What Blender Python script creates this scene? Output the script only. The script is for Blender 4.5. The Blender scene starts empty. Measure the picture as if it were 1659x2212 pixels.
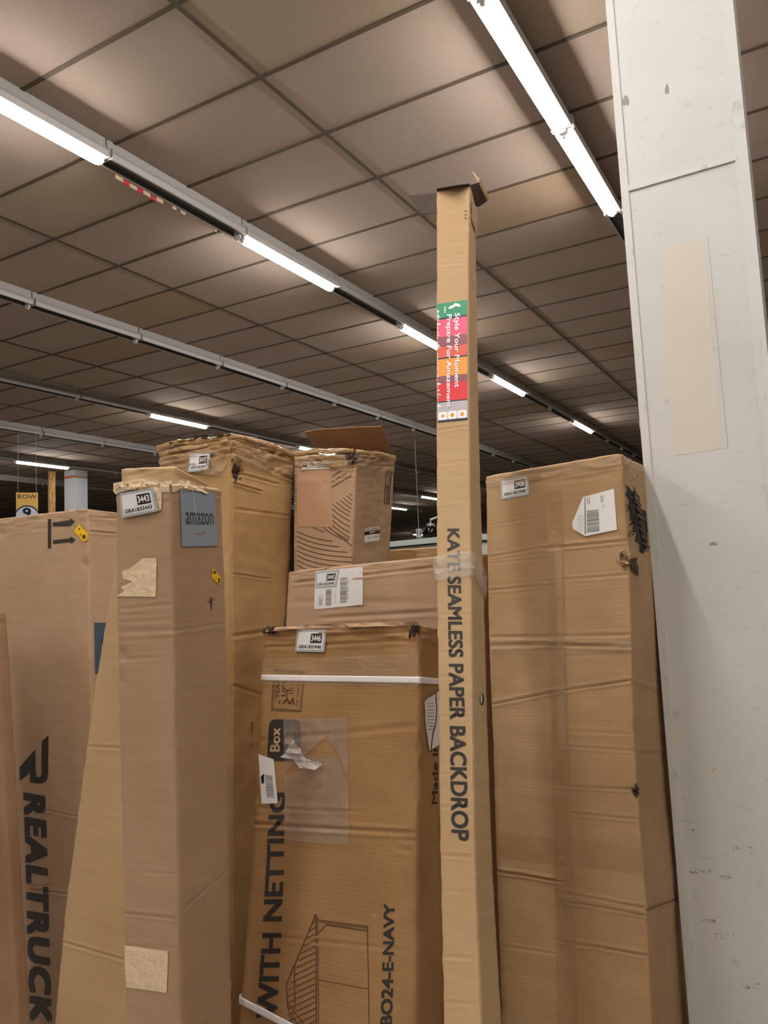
import bpy, bmesh, math, random
import numpy as np
from mathutils import Vector, Matrix, noise
random.seed(7)
COL = bpy.context.scene.collection

# ------------------------------------------------------------------ camera
FPX = 1651.0; CX = 829.5; CY = 1106.0; EYE = 1.6
CEIL = 2.6627                                   # ceiling above the eye
W = np.array([[.999160588, .0409648624, 0], [.0035648298, -.0869486, .996206421], [-.0408094589, .995370193, .0870216473]])
cam_d = bpy.data.cameras.new('camera'); cam = bpy.data.objects.new('camera', cam_d); COL.objects.link(cam)
cam_d.sensor_fit = 'VERTICAL'; cam_d.sensor_height = 24; cam_d.lens = FPX / 2212 * 24
cam_d.clip_start = .05; cam_d.clip_end = 300
M = Matrix.Identity(4)
for r in range(3):
    M[r][0], M[r][1], M[r][2] = W[r][0], W[r][1], -W[r][2]
cam.matrix_world = Matrix.Translation((0, 0, EYE)) @ M
bpy.context.scene.camera = cam

# ------------------------------------------------------------------ world, exposure
sc = bpy.context.scene
sc.view_settings.view_transform = 'Standard'; sc.view_settings.look = 'None'
sc.view_settings.gamma = 1; sc.view_settings.use_curve_mapping = False
sc.view_settings.exposure = 1.85
LAMP = 29.0
wd = bpy.data.worlds.new('world'); sc.world = wd; wd.use_nodes = True
wd.node_tree.nodes['Background'].inputs[0].default_value = (.5, .45, .4, 1)
wd.node_tree.nodes['Background'].inputs[1].default_value = .02

# ------------------------------------------------------------------ store frame
# building axes: A runs along the light rows, U across them (to the right)
A = np.array([.495487614, .868615003, 0.]); U = np.array([.868620, -.495480, 0.]); Z = np.array([0, 0, 1.])
ORG = np.array([-.85626986, 3.28332295, 0.])    # a crossing of the ceiling grid
def grid(i, j, z):                              # i: 2 ft steps along A, j: 8 ft steps to the left
    p = ORG + A * (.61 * i) - U * (2.476 * j); return Vector((p[0], p[1], z))
def ray(x, y):
    return W @ np.array([(x - CX) / FPX, -(y - CY) / FPX, 1.0])
def at(x, y, depth):                            # pixel + distance along the view axis -> point in the store
    return ray(x, y) * depth + np.array([0, 0, EYE])
def pix(P):
    c = W.T @ (np.asarray(P) - np.array([0, 0, EYE])); return np.array([CX + FPX * c[0] / c[2], CY - FPX * c[1] / c[2]])
YAW = math.atan2(-U[0] * 0 + A[0], A[1])        # heading of A from +Y (clockwise)
ROT = -YAW

# ------------------------------------------------------------------ helpers
def props(o, label=None, cat=None, group=None, kind=None):
    if label: o['label'] = label
    if cat: o['category'] = cat
    if group: o['group'] = group
    if kind: o['kind'] = kind
    return o
def empty(name, loc, label, cat, group=None, rz=0):
    o = bpy.data.objects.new(name, None); COL.objects.link(o); o.location = loc; o.rotation_euler = (0, 0, rz)
    o.empty_display_size = .05
    return props(o, label, cat, group)
def link(name, me, mats, parent=None, smooth=False):
    o = bpy.data.objects.new(name, me); COL.objects.link(o)
    if not isinstance(mats, (list, tuple)): mats = [mats]
    for m in mats: me.materials.append(m)
    if smooth:
        for p in me.polygons: p.use_smooth = True
    if parent is not None:
        o.parent = parent; o.matrix_parent_inverse = Matrix.Identity(4)
        mw = Matrix.LocRotScale(parent.location, parent.rotation_euler, parent.scale)
        if parent.parent is not None:
            gp = parent.parent; mw = Matrix.LocRotScale(gp.location, gp.rotation_euler, gp.scale) @ mw
        me.transform(mw.inverted())
    return o
def obj(name, bm, mats, parent=None, smooth=False):  # bm in world coordinates
    me = bpy.data.meshes.new(name); bm.to_mesh(me); bm.free()
    return link(name, me, mats, parent, smooth)
def local(name, bm, mats, parent, smooth=False):     # bm in the parent's own coordinates
    me = bpy.data.meshes.new(name); bm.to_mesh(me); bm.free()
    o = bpy.data.objects.new(name, me); COL.objects.link(o)
    for m in (mats if isinstance(mats, (list, tuple)) else [mats]): me.materials.append(m)
    if smooth:
        for p in me.polygons: p.use_smooth = True
    o.parent = parent
    return o
def box(bm, c, s, mat=0, ax=None):
    ax = ax or (Vector((1, 0, 0)), Vector((0, 1, 0)), Vector((0, 0, 1)))
    c = Vector(c); vs = []
    for k in range(8):
        vs.append(bm.verts.new(c + ax[0] * s[0] / 2 * (1 if k & 1 else -1) + ax[1] * s[1] / 2 * (1 if k & 2 else -1) + ax[2] * s[2] / 2 * (1 if k & 4 else -1)))
    for f in ((0, 2, 3, 1), (4, 5, 7, 6), (0, 1, 5, 4), (2, 6, 7, 3), (0, 4, 6, 2), (1, 3, 7, 5)):
        bm.faces.new([vs[i] for i in f]).material_index = mat
BAX = (Vector(U), Vector(A), Vector(Z))
def tube(bm, pts, r, n=8, cap=True, mat=0):
    rings = []
    for k, p in enumerate(pts):
        p = Vector(p); d = (Vector(pts[min(k + 1, len(pts) - 1)]) - Vector(pts[max(k - 1, 0)])).normalized()
        a = d.orthogonal().normalized(); b = d.cross(a)
        rings.append([bm.verts.new(p + (a * math.cos(t) + b * math.sin(t)) * r) for t in [2 * math.pi * q / n for q in range(n)]])
    for k in range(len(rings) - 1):
        for q in range(n): bm.faces.new((rings[k][q], rings[k][(q + 1) % n], rings[k + 1][(q + 1) % n], rings[k + 1][q])).material_index = mat
    if cap:
        bm.faces.new(rings[0][::-1]).material_index = mat; bm.faces.new(rings[-1]).material_index = mat

# ------------------------------------------------------------------ materials
def srgb(r, g, b):
    f = lambda c: (c / 255 / 12.92) if c / 255 <= .04045 else ((c / 255 + .055) / 1.055) ** 2.4
    return (f(r), f(g), f(b), 1)
def newmat(name, color, rough=.6, metal=0, spec=.5):
    m = bpy.data.materials.new(name); m.use_nodes = True
    b = m.node_tree.nodes['Principled BSDF']
    b.inputs['Base Color'].default_value = color; b.inputs['Roughness'].default_value = rough
    b.inputs['Metallic'].default_value = metal; b.inputs['Specular IOR Level'].default_value = spec
    return m
def nodes(m): return m.node_tree.nodes, m.node_tree.links, m.node_tree.nodes['Principled BSDF']
def mixc(N, L, fac, a, b, blend='MIX'):
    x = N.new('ShaderNodeMix'); x.data_type = 'RGBA'; x.blend_type = blend
    for sock, v in ((x.inputs[0], fac), (x.inputs[6], a), (x.inputs[7], b)):
        if hasattr(v, 'links'): L.new(v, sock)
        elif isinstance(v, (int, float)): sock.default_value = v
        else: sock.default_value = v
    return x.outputs[2]
def ramp(N, L, src, a, b):
    x = N.new('ShaderNodeMapRange'); L.new(src, x.inputs[0]); x.inputs[1].default_value = a; x.inputs[2].default_value = b
    return x.outputs[0]
def noisen(N, L, vec, scale, detail=3, rough=.5):
    x = N.new('ShaderNodeTexNoise'); x.inputs['Scale'].default_value = scale; x.inputs['Detail'].default_value = detail
    x.inputs['Roughness'].default_value = rough
    if vec is not None: L.new(vec, x.inputs['Vector'])
    return x.outputs['Fac']
def mapping(N, L, vec, sc_):
    x = N.new('ShaderNodeMapping'); L.new(vec, x.inputs[0]); x.inputs['Scale'].default_value = sc_
    return x.outputs[0]
def cardboard(name, c, c2, corr=1.0, seed=0):
    c = (c[0] * .80, c[1] * .78, c[2] * .74, 1); c2 = (c2[0] * .80, c2[1] * .78, c2[2] * .74, 1)
    m = newmat(name, c, .72, spec=.25); N, L, B = nodes(m)
    uv = N.new('ShaderNodeUVMap').outputs[0]; ob = N.new('ShaderNodeTexCoord').outputs['Object']
    mp = N.new('ShaderNodeMapping'); L.new(ob, mp.inputs[0]); mp.inputs['Location'].default_value = (seed * 3.1, seed, 0)
    big = noisen(N, L, mp.outputs[0], 3.5, 4, .55)
    streak = noisen(N, L, mapping(N, L, uv, (5, 70, 1)), 1.0, 4, .6)
    fine = noisen(N, L, mp.outputs[0], 260, 2, .6)
    col = mixc(N, L, ramp(N, L, big, .35, .68), c, c2)
    col = mixc(N, L, ramp(N, L, streak, .3, .8), col, mixc(N, L, .13, col, srgb(96, 66, 40)))
    col = mixc(N, L, ramp(N, L, fine, .62, .85), col, mixc(N, L, .35, col, srgb(80, 52, 30)))
    scuff = noisen(N, L, mp.outputs[0], 14, 6, .7)
    col = mixc(N, L, ramp(N, L, scuff, .66, .78), col, mixc(N, L, .35, col, srgb(226, 202, 170)))
    L.new(col, B.inputs['Base Color'])
    wv = N.new('ShaderNodeTexWave'); wv.bands_direction = 'Y'; L.new(uv, wv.inputs[0])
    wv.inputs['Scale'].default_value = 32; wv.inputs['Distortion'].default_value = .4
    mul = N.new('ShaderNodeMath'); mul.operation = 'MULTIPLY'; L.new(wv.outputs['Fac'], mul.inputs[0]); mul.inputs[1].default_value = .07 * corr
    add = N.new('ShaderNodeMath'); L.new(mul.outputs[0], add.inputs[0]); L.new(scuff, add.inputs[1])
    bp = N.new('ShaderNodeBump'); bp.inputs['Strength'].default_value = .28; bp.inputs['Distance'].default_value = .004
    L.new(add.outputs[0], bp.inputs['Height']); L.new(bp.outputs[0], B.inputs['Normal'])
    return m
KRAFT = cardboard('kraft cardboard', srgb(204, 164, 118), srgb(192, 150, 104), 1.0, 1)
KRAFT_PINK = cardboard('pinkish kraft cardboard', srgb(206, 174, 144), srgb(196, 162, 130), .6, 2)
KRAFT_GOLD = cardboard('golden kraft cardboard', srgb(210, 174, 124), srgb(194, 156, 106), 1.0, 3)
KRAFT_PALE = cardboard('pale kraft cardboard', srgb(216, 184, 142), srgb(208, 174, 130), .5, 4)
KRAFT_DARK = cardboard('shade-darkened flap and torn board', srgb(88, 74, 66), srgb(80, 68, 60), .5, 5)  # flap undersides: their shade is put into this colour; also torn board
KRAFT_RUST = cardboard('warm ribbed cardboard', srgb(192, 152, 106), srgb(170, 130, 86), 1.3, 6)
KRAFT_TAPED = cardboard('taped crumpled cardboard', srgb(206, 168, 112), srgb(166, 126, 76), .3, 8)
N, L, B = nodes(KRAFT_TAPED); B.inputs['Coat Weight'].default_value = 1; B.inputs['Coat Roughness'].default_value = .1; B.inputs['Roughness'].default_value = .45
bp = N.new('ShaderNodeBump'); bp.inputs['Strength'].default_value = 1; bp.inputs['Distance'].default_value = .012
L.new(noisen(N, L, mapping(N, L, N.new('ShaderNodeTexCoord').outputs['Object'], (1, 1, 3)), 24, 4, .6), bp.inputs['Height']); L.new(bp.outputs[0], B.inputs['Coat Normal']); L.new(bp.outputs[0], B.inputs['Normal'])
KRAFT_TAN = cardboard('tan kraft cardboard', srgb(204, 170, 130), srgb(190, 154, 112), 1.0, 9)
KRAFT_OLD = cardboard('old brown cardboard', srgb(172, 136, 106), srgb(156, 122, 94), 1.0, 7)
INK = newmat('black print ink', srgb(52, 47, 43), .6)
INK_BROWN = newmat('brown print ink', srgb(92, 62, 38), .7)
PAPER = newmat('white label paper', srgb(232, 230, 226), .5)
GREYB = newmat('silver sticker border', srgb(176, 180, 182), .4)
BLACK = newmat('black label ink', srgb(24, 24, 26), .5)
GREYTXT = newmat('grey label print', srgb(120, 120, 120), .5)
YELLOW = newmat('yellow sticker paper', srgb(250, 200, 20), .5)
BLUEGREY = newmat('blue grey label', srgb(146, 160, 172), .55)
ORANGEF = newmat('faded orange print', srgb(176, 120, 96), .6)
STRAP = newmat('white plastic strap', srgb(240, 236, 236), .3)
MASK = newmat('cream masking tape', srgb(240, 214, 178), .7)
TORN = newmat('torn dark cardboard', srgb(74, 58, 44), .9)
GAP = newmat('dark hollow', srgb(30, 25, 20), .9)
def film(name, tint, alpha, rough=.12, bump=.6, scale=40):
    m = newmat(name, tint, rough); N, L, B = nodes(m)
    B.inputs['Alpha'].default_value = alpha; B.inputs['Specular IOR Level'].default_value = 1.0
    B.inputs['Coat Weight'].default_value = 1.0; B.inputs['Coat Roughness'].default_value = .08
    ob = N.new('ShaderNodeTexCoord').outputs['Object']
    a = noisen(N, L, ob, scale, 4, .6)
    bp = N.new('ShaderNodeBump'); bp.inputs['Strength'].default_value = bump; bp.inputs['Distance'].default_value = .01
    L.new(a, bp.inputs['Height']); L.new(bp.outputs[0], B.inputs['Normal']); L.new(bp.outputs[0], B.inputs['Coat Normal'])
    return m
TAPE = film('clear packing tape', srgb(214, 182, 140), .34, .08, 1.0, 90)
TAPE_BR = film('brown tinted packing tape', srgb(194, 150, 98), .36, .15, .9, 40)
FILM = film('crumpled clear plastic film', srgb(220, 212, 204), .30, .06, 1.0, 45)
FILM2 = film('clear plastic pouch', srgb(196, 180, 166), .34, .12, .5, 30)
MASK_N = nodes(MASK)
for m_, sc_ in ((MASK, 60), (TORN, 90)):
    N, L, B = nodes(m_); ob = N.new('ShaderNodeTexCoord').outputs['Object']; a = noisen(N, L, ob, sc_, 5, .7)
    c0 = tuple(B.inputs['Base Color'].default_value)
    L.new(mixc(N, L, ramp(N, L, a, .4, .7), c0, (c0[0] * .86, c0[1] * .82, c0[2] * .74, 1)), B.inputs['Base Color'])
    bp = N.new('ShaderNodeBump'); bp.inputs['Strength'].default_value = .8; bp.inputs['Distance'].default_value = .006
    L.new(a, bp.inputs['Height']); L.new(bp.outputs[0], B.inputs['Normal'])

# ceiling tile material (object space = building axes)
TILE = newmat('mineral fibre ceiling tile', srgb(170, 158, 146), .9, spec=.1)
N, L, B = nodes(TILE)
ob = N.new('ShaderNodeTexCoord').outputs['Object']
sep = N.new('ShaderNodeSeparateXYZ'); L.new(ob, sep.inputs[0])
def fl(src, d):
    a = N.new('ShaderNodeMath'); a.operation = 'DIVIDE'; L.new(src, a.inputs[0]); a.inputs[1].default_value = d
    b = N.new('ShaderNodeMath'); b.operation = 'FLOOR'; L.new(a.outputs[0], b.inputs[0]); return b.outputs[0]
cmb = N.new('ShaderNodeCombineXYZ'); L.new(fl(sep.outputs[0], 1.238), cmb.inputs[0]); L.new(fl(sep.outputs[1], .61), cmb.inputs[1])
wn = N.new('ShaderNodeTexWhiteNoise'); L.new(cmb.outputs[0], wn.inputs[0])
rp = N.new('ShaderNodeValToRGB'); L.new(wn.outputs['Value'], rp.inputs[0])
rp.color_ramp.elements[0].color = srgb(176, 156, 144); rp.color_ramp.elements[1].color = srgb(176, 150, 126)
for pos, c in ((.35, srgb(180, 162, 150)), (.6, srgb(176, 158, 138)), (.88, srgb(180, 160, 148)), (.93, srgb(176, 150, 126))):
    e = rp.color_ramp.elements.new(pos); e.color = c
big = noisen(N, L, ob, 1.2, 3, .5); fine = noisen(N, L, ob, 160, 2, .5); pore = noisen(N, L, mapping(N, L, ob, (1, .5, 1)), 150, 1, .5)
col = mixc(N, L, ramp(N, L, big, .35, .75), rp.outputs[0], mixc(N, L, .3, rp.outputs[0], srgb(150, 132, 106)))
col = mixc(N, L, ramp(N, L, fine, .35, .75), mixc(N, L, .12, col, srgb(90, 80, 70)), col)
col = mixc(N, L, ramp(N, L, pore, .69, .73), col, mixc(N, L, .55, col, srgb(60, 50, 44)))
L.new(col, B.inputs['Base Color'])
TEE = newmat('dusty ceiling tee bar', srgb(96, 84, 70), .8, spec=.2)
WALLM = newmat('far wall paint', srgb(120, 110, 100), .8)
CONC = newmat('concrete floor', srgb(150, 142, 134), .6)
N, L, B = nodes(CONC); ob = N.new('ShaderNodeTexCoord').outputs['Object']
L.new(mixc(N, L, ramp(N, L, noisen(N, L, ob, 2, 5), .3, .7), srgb(186, 178, 168), srgb(160, 152, 142)), B.inputs['Base Color'])

HOUS = newmat('white enamelled fixture metal', srgb(178, 174, 170), .4)
DARKIN = newmat('unlit fixture trough', srgb(84, 82, 82), .5)
PLAST = newmat('lamp holder plastic', srgb(200, 196, 190), .4)
GLOW = bpy.data.materials.new('lit fluorescent tube'); GLOW.use_nodes = True
N = GLOW.node_tree.nodes; L = GLOW.node_tree.links; N.clear()
em = N.new('ShaderNodeEmission'); em.inputs[0].default_value = (1, .965, .93, 1); em.inputs[1].default_value = LAMP
out = N.new('ShaderNodeOutputMaterial'); L.new(em.outputs[0], out.inputs[0])

# ------------------------------------------------------------------ room shell
CZ = EYE + CEIL
def struct(name, bm, m, loc=None, parent=None):
    me = bpy.data.meshes.new(name); bm.to_mesh(me); bm.free(); o = bpy.data.objects.new(name, me); COL.objects.link(o)
    me.materials.append(m)
    if parent is None:
        o['kind'] = 'structure'
        if loc is not None: o.location = loc; o.rotation_euler = (0, 0, ROT)
    else: o.parent = parent
    return o
o0 = grid(0, 0, CZ)
LX0, LX1, LY0, LY1 = -30.0, 9.0, -11.0, 42.0
bm = bmesh.new(); box(bm, ((LX0 + LX1) / 2, (LY0 + LY1) / 2, .03), (LX1 - LX0, LY1 - LY0, .06))
ceiling = struct('ceiling', bm, TILE, o0)
bm = bmesh.new()
x = -24 * 1.238
while x < LX1:
    if x > LX0: box(bm, (x, (LY0 + LY1) / 2, -.003), (.028 if round(x / 1.238) % 2 == 0 else .024, LY1 - LY0, .008))
    x += 1.238
y = -18 * .61
while y < LY1:
    if y > LY0: box(bm, ((LX0 + LX1) / 2, y, -.0025), (LX1 - LX0, .024, .007))
    y += .61
struct('ceiling_grid', bm, TEE, parent=ceiling)
of = grid(0, 0, 0)
bm = bmesh.new(); box(bm, ((LX0 + LX1) / 2, (LY0 + LY1) / 2, -.05), (LX1 - LX0, LY1 - LY0, .1)); struct('floor', bm, CONC, of)
for nm, c, s in (('wall_far', ((LX0 + LX1) / 2, LY1 + .1, CZ / 2), (LX1 - LX0 + .4, .2, CZ)), ('wall_near', ((LX0 + LX1) / 2, LY0 - .1, CZ / 2), (LX1 - LX0 + .4, .2, CZ)),
                 ('wall_left', (LX0 - .1, (LY0 + LY1) / 2, CZ / 2), (.2, LY1 - LY0, CZ)), ('wall_right', (LX1 + .1, (LY0 + LY1) / 2, CZ / 2), (.2, LY1 - LY0, CZ))):
    bm = bmesh.new(); box(bm, c, s); struct(nm, bm, WALLM, of)
bm = bmesh.new(); box(bm, (3.2, 19.4 * .61, -.09), (7.0, .5, .18)); struct('trim_1', bm, TILE, o0)

# ------------------------------------------------------------------ ceiling light rows
def fixture_meshes():
    Ls = 1.205
    bm = bmesh.new()
    prof = [(-.022, .074), (-.022, .0), (-.050, -.002), (-.064, -.030), (-.056, -.064), (-.042, -.064), (-.042, -.020), (.042, -.020), (.042, -.064), (.056, -.064), (.064, -.030), (.050, -.002), (.022, 0), (.022, .074)]
    ring = [[bm.verts.new((x, y, z)) for x, z in prof] for y in (-Ls / 2, Ls / 2)]
    n = len(prof)
    for k in range(n): bm.faces.new((ring[0][k], ring[0][(k + 1) % n], ring[1][(k + 1) % n], ring[1][k]))
    bm.faces.new(ring[0]); bm.faces.new(ring[1][::-1])
    bmesh.ops.recalc_face_normals(bm, faces=bm.faces[:])
    for y in (-Ls / 2 + .004, Ls / 2 - .004):                    # joint clips
        box(bm, (0, y, -.032), (.132, .008, .064))
    hs = bpy.data.meshes.new('housing'); bm.to_mesh(hs); bm.free(); hs.materials.append(HOUS)
    bm = bmesh.new(); box(bm, (0, 0, -.025), (.082, Ls - .03, .008)); box(bm, (-.0408, 0, -.042), (.001, Ls - .03, .036)); box(bm, (.0408, 0, -.042), (.001, Ls - .03, .036))
    tr = bpy.data.meshes.new('trough'); bm.to_mesh(tr); bm.free(); tr.materials.append(DARKIN)
    bm = bmesh.new(); seg = []
    for y in (-Ls / 2 + .03, -Ls / 2 + .042, Ls / 2 - .042, Ls / 2 - .03):
        r = .029 if abs(y) < Ls / 2 - .035 else .024
        seg.append([bm.verts.new((r * 1.12 * math.cos(t), y, -.076 + r * math.sin(t))) for t in [2 * math.pi * q / 16 for q in range(16)]])
    for k in range(3):
        for q in range(16): bm.faces.new((seg[k][q], seg[k + 1][q], seg[k + 1][(q + 1) % 16], seg[k][(q + 1) % 16]))
    bm.faces.new(seg[0]); bm.faces.new(seg[3][::-1])
    tb = bpy.data.meshes.new('tube'); bm.to_mesh(tb); bm.free(); tb.materials.append(GLOW)
    bm = bmesh.new(); box(bm, (0, Ls / 2 - .019, -.060), (.05, .018, .06)); box(bm, (0, Ls / 2 - .019, -.096), (.022, .014, .012))
    lh = bpy.data.meshes.new('lamp_holder'); bm.to_mesh(lh); bm.free(); lh.materials.append(PLAST)
    bm = bmesh.new(); box(bm, (0, -Ls / 2 + .019, -.060), (.05, .018, .06)); box(bm, (0, -Ls / 2 + .019, -.096), (.022, .014, .012))
    lh2 = bpy.data.meshes.new('lamp_holder'); bm.to_mesh(lh2); bm.free(); lh2.materials.append(PLAST)
    return hs, tr, tb, lh, lh2
HS, TR, TB, LH, LH2 = fixture_meshes()
ROWNAME = {0: 'row passing behind the white column at the top right', 1: 'long row crossing the picture behind the tall open box', 2: 'second long row from the top left',
           3: 'third long row from the left edge', 4: 'fourth row from the left edge', 5: 'fifth row, beyond the leftmost cartons'}
ROWJ = {0: -.51, 1: .46, 2: 1.43, 3: 2.42, 4: 3.40, 5: 4.40, 6: 5.40, 7: 6.38, -1: -1.5, 8: 7.4}
def fixture(row, slot, lit, label=None, bulb=True):
    c = grid(.9 + 2 * slot + 1, ROWJ[row], CZ - .068)
    if row in ROWNAME: rn = ROWNAME[row]
    else: rn = 'distant row seen low between the cartons' if row > 0 else 'row over the camera'
    o = empty('fluorescent_light', c, label or (('lit' if lit else 'unlit') + ' ceiling strip fixture in the ' + rn), 'ceiling light',
              ('lit' if lit else 'unlit') + ' fixtures of ceiling row ' + ['by the column', 'two', 'three', 'four', 'five', 'six', 'far a', 'far b', 'far c', 'overhead'][row], ROT)
    for nm, me in (('housing', HS), ('trough', TR)) + ((('tube', TB), ('lamp_holder', LH), ('lamp_holder', LH2)) if lit else (('lamp_holder', LH),)):
        p = bpy.data.objects.new(nm, me); COL.objects.link(p); p.parent = o
    return o
LITS = {0: {0: 'bright fluorescent fixture at the top edge left of the white column', 1: 'bright fluorescent fixture directly against the white column, second of the top right pair'},
        1: {-1: 'bright fluorescent fixture running off the left edge of the picture', 1: 'lit fixture in the middle of the picture left of the tall open box',
            3: 'lit fixture whose far end passes behind the tall open box', 5: 'lit fixture just right of the tall open box', 8: 'small lit fixture above the carton beside the column'},
        2: {}, 3: {4: 'lit fixture above the carton with the masking tape top, left of centre', 7: 'lit fixture glimpsed just above the carton with the raised flap'},
        4: {15: 'upper of the two short lit fixtures between the flap carton and tall box'}, 5: {5: 'lit fixture at the far left above the hanging aisle sign', 17: 'lower of the two short lit fixtures between the flap carton and tall box'}}
fixt = {}
RANGE = {0: (0, 3), 1: (-1, 14), 2: (-1, 15), 3: (1, 15), 4: (3, 17), 5: (4, 18), 6: (6, 19)}
for row, (s0, s1) in RANGE.items():
    for s in range(s0, s1 + 1):
        lit = s in LITS.get(row, {})
        fixt[(row, s)] = fixture(row, s, lit, LITS.get(row, {}).get(s))
peel = fixt[(1, 0)]
bm = bmesh.new(); 
for k in range(7):
    y_ = -.44 + k * .055; box(bm, (-.062 - .004 * (k % 2), y_, -.076 - .003 * (k % 3)), (.003, .057, .026), k % 2)
for y_ in (.02, .10, .42, .50): box(bm, (-.062, y_, -.074), (.003, .03 + .02 * math.sin(y_ * 9), .02), 0)
local('peeling_label', bm, [newmat('cream peeling paper', srgb(206, 186, 150), .6), newmat('red printed paper', srgb(206, 50, 66), .5)], peel)
# rows carry on unseen behind the camera; lit slots added to light the cartons
for row, s in ((0, -9), (-1, -8), (1, -8), (1, -3), (1, -5), (1, -6), (0, -2), (0, -3), (0, -7), (-1, -5), (-1, -4), (-1, -2)):
    fixture(row, s, True, 'lit ceiling strip fixture overhead, out of the picture behind or beside the camera')['group'] = 'lit fixtures behind and beside the camera'
for k in range(3):
    fixture(8, 30 + k * 2, True, 'tiny lit strips of the most distant ceiling row, seen low beside the tall open box')

# ------------------------------------------------------------------ cartons
def interp(xs, ys, x):                          # piecewise linear, extrapolated at both ends
    n = len(xs)
    if n == 1: return ys[0]
    k = 0
    while k < n - 2 and x > xs[k + 1]: k += 1
    d = xs[k + 1] - xs[k]
    return ys[k] if abs(d) < 1e-9 else ys[k] + (ys[k + 1] - ys[k]) * (x - xs[k]) / d
NRM = {}
class Carton:
    def __init__(s, name, label, ref, lean, e1, e2, e3, mat, yaw=0, seed=0, rough=.0016, dep=None, group=None, cat='cardboard box', top_rough=.003, edge=.0018, topbulge=.004, body='carton_body', open_top=False, maxdep=None):
        c, sn = math.cos(math.radians(yaw)), math.sin(math.radians(yaw))
        Uy = Vector((U[0] * c - U[1] * sn, U[0] * sn + U[1] * c, 0)); Ay = Vector((A[0] * c - A[1] * sn, A[0] * sn + A[1] * c, 0))
        t = math.radians(lean); s.Ux = Uy; s.D = Vector((0, 0, 1)) * math.cos(t) + Ay * math.sin(t); s.V = Ay * math.cos(t) - Vector((0, 0, 1)) * math.sin(t)
        s.ct, s.st = math.cos(t), math.sin(t)
        s.P0 = Vector(at(*ref)); s.seed = seed; s.rough = rough; s.cr = {'F': [], 'S': [], 'L': [], 'B': []}; s.dents = []; s.top_rough = top_rough; s.edge = edge
        s.mat = mat
        E = []
        for e in (e1, e2):
            q = []
            for x, y in e:
                r = Vector(ray(x, y)); o = Vector((0, 0, EYE)); n = s.V
                P = o + r * ((s.P0 - o).dot(n) / r.dot(n)) - s.P0
                q.append((P.dot(s.D), P.dot(s.Ux)))
            q.sort(); E.append(q)
        s.b1, s.a1 = [v[0] for v in E[0]], [v[1] for v in E[0]]
        s.b2, s.a2 = [v[0] for v in E[1]], [v[1] for v in E[1]]
        s.bt1, s.bt2 = s.b1[-1], s.b2[-1]
        q = []
        for x, y in e3:
            tt, b = .2, s.bt2
            for it in range(25):
                f = lambda t_, b_: pix(s.P0 + s.Ux * interp(s.b2, s.a2, b_) + s.D * b_ + s.V * t_)
                p0 = f(tt, b); J = np.stack([(f(tt + 1e-4, b) - p0) / 1e-4, (f(tt, b + 1e-4) - p0) / 1e-4], 1)
                st = np.linalg.solve(J, np.array([x, y]) - p0); m = max(abs(st[0]), abs(st[1])) / .3
                st = st / max(1, m); tt += st[0]; b += st[1]
            q.append((b, tt))
        q.sort(); s.b3, s.t3 = [v[0] for v in q], [v[1] for v in q]
        s.bt3 = s.b3[-1]
        if dep: s.t3 = [dep] * len(s.t3)
        if maxdep: s.t3 = [min(v, maxdep) for v in s.t3]
        s.W = s.a2[-1] - s.a1[-1]; s.T = s.t3[-1]; s.Lg = s.bt2 - s.b0(0)
        print('CARTON %-18s w %.3f d %s h %.2f z %.2f' % (name, s.W, [round(v, 3) for v in s.t3], s.Lg, s.P0.z + s.bt2 * s.ct), label[:40])
        base = s.P0 + s.Ux * s.a2[0] + s.D * s.b0(0)
        base = s.raw('F', .5, 0); base.z = 0
        s.root = empty(name, base, label, cat, group)
        s.body = body; s.open_top = open_top; s.topbulge = topbulge
    def b0(s, t): return (-s.P0.z + t * s.st) / s.ct + .002
    def dep(s, b):
        v = interp(s.b3, s.t3, b); return max(.02, min(v, max(s.t3) * 1.15))
    def raw(s, face, p, q):
        if face == 'F':
            b = s.b0(0) * (1 - q) + (s.bt1 + (s.bt2 - s.bt1) * p) * q; l = interp(s.b1, s.a1, b); r = interp(s.b2, s.a2, b)
            return s.P0 + s.Ux * (l + (r - l) * p) + s.D * b
        if face == 'S':
            bb = s.b0(p * s.T) * (1 - q) + (s.bt2 + (s.bt3 - s.bt2) * p) * q
            return s.P0 + s.Ux * interp(s.b2, s.a2, bb) + s.D * bb + s.V * (p * s.dep(bb))
        bt4 = s.bt1 + s.bt3 - s.bt2
        if face == 'B':                                       # p runs right to left
            bb = s.b0(s.T) * (1 - q) + (s.bt3 + (bt4 - s.bt3) * p) * q; l = interp(s.b1, s.a1, bb); r = interp(s.b2, s.a2, bb)
            return s.P0 + s.Ux * (r + (l - r) * p) + s.D * bb + s.V * s.dep(bb)
        bb = s.b0((1 - p) * s.T) * (1 - q) + (bt4 + (s.bt1 - bt4) * p) * q
        return s.P0 + s.Ux * interp(s.b1, s.a1, bb) + s.D * bb + s.V * ((1 - p) * s.dep(bb))
    def nrm(s, face): return {'F': -s.V, 'S': s.Ux, 'B': s.V, 'L': -s.Ux}[face]
    def wid(s, face): return s.W if face in 'FB' else s.T
    def inv(s, face, x, y):
        p, q = .5, .8
        for it in range(14):
            p0 = pix(s.raw(face, p, q)); h = 1e-4
            J = np.stack([(pix(s.raw(face, p + h, q)) - p0) / h, (pix(s.raw(face, p, q + h)) - p0) / h], 1)
            st = np.linalg.solve(J, np.array([x, y], float) - p0); m = max(abs(st[0]) / .5, abs(st[1]) / .3); st = st / max(1, m)
            p += st[0]; q += st[1]
            if abs(st[0]) + abs(st[1]) < 1e-6: break
        return p, q
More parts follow.
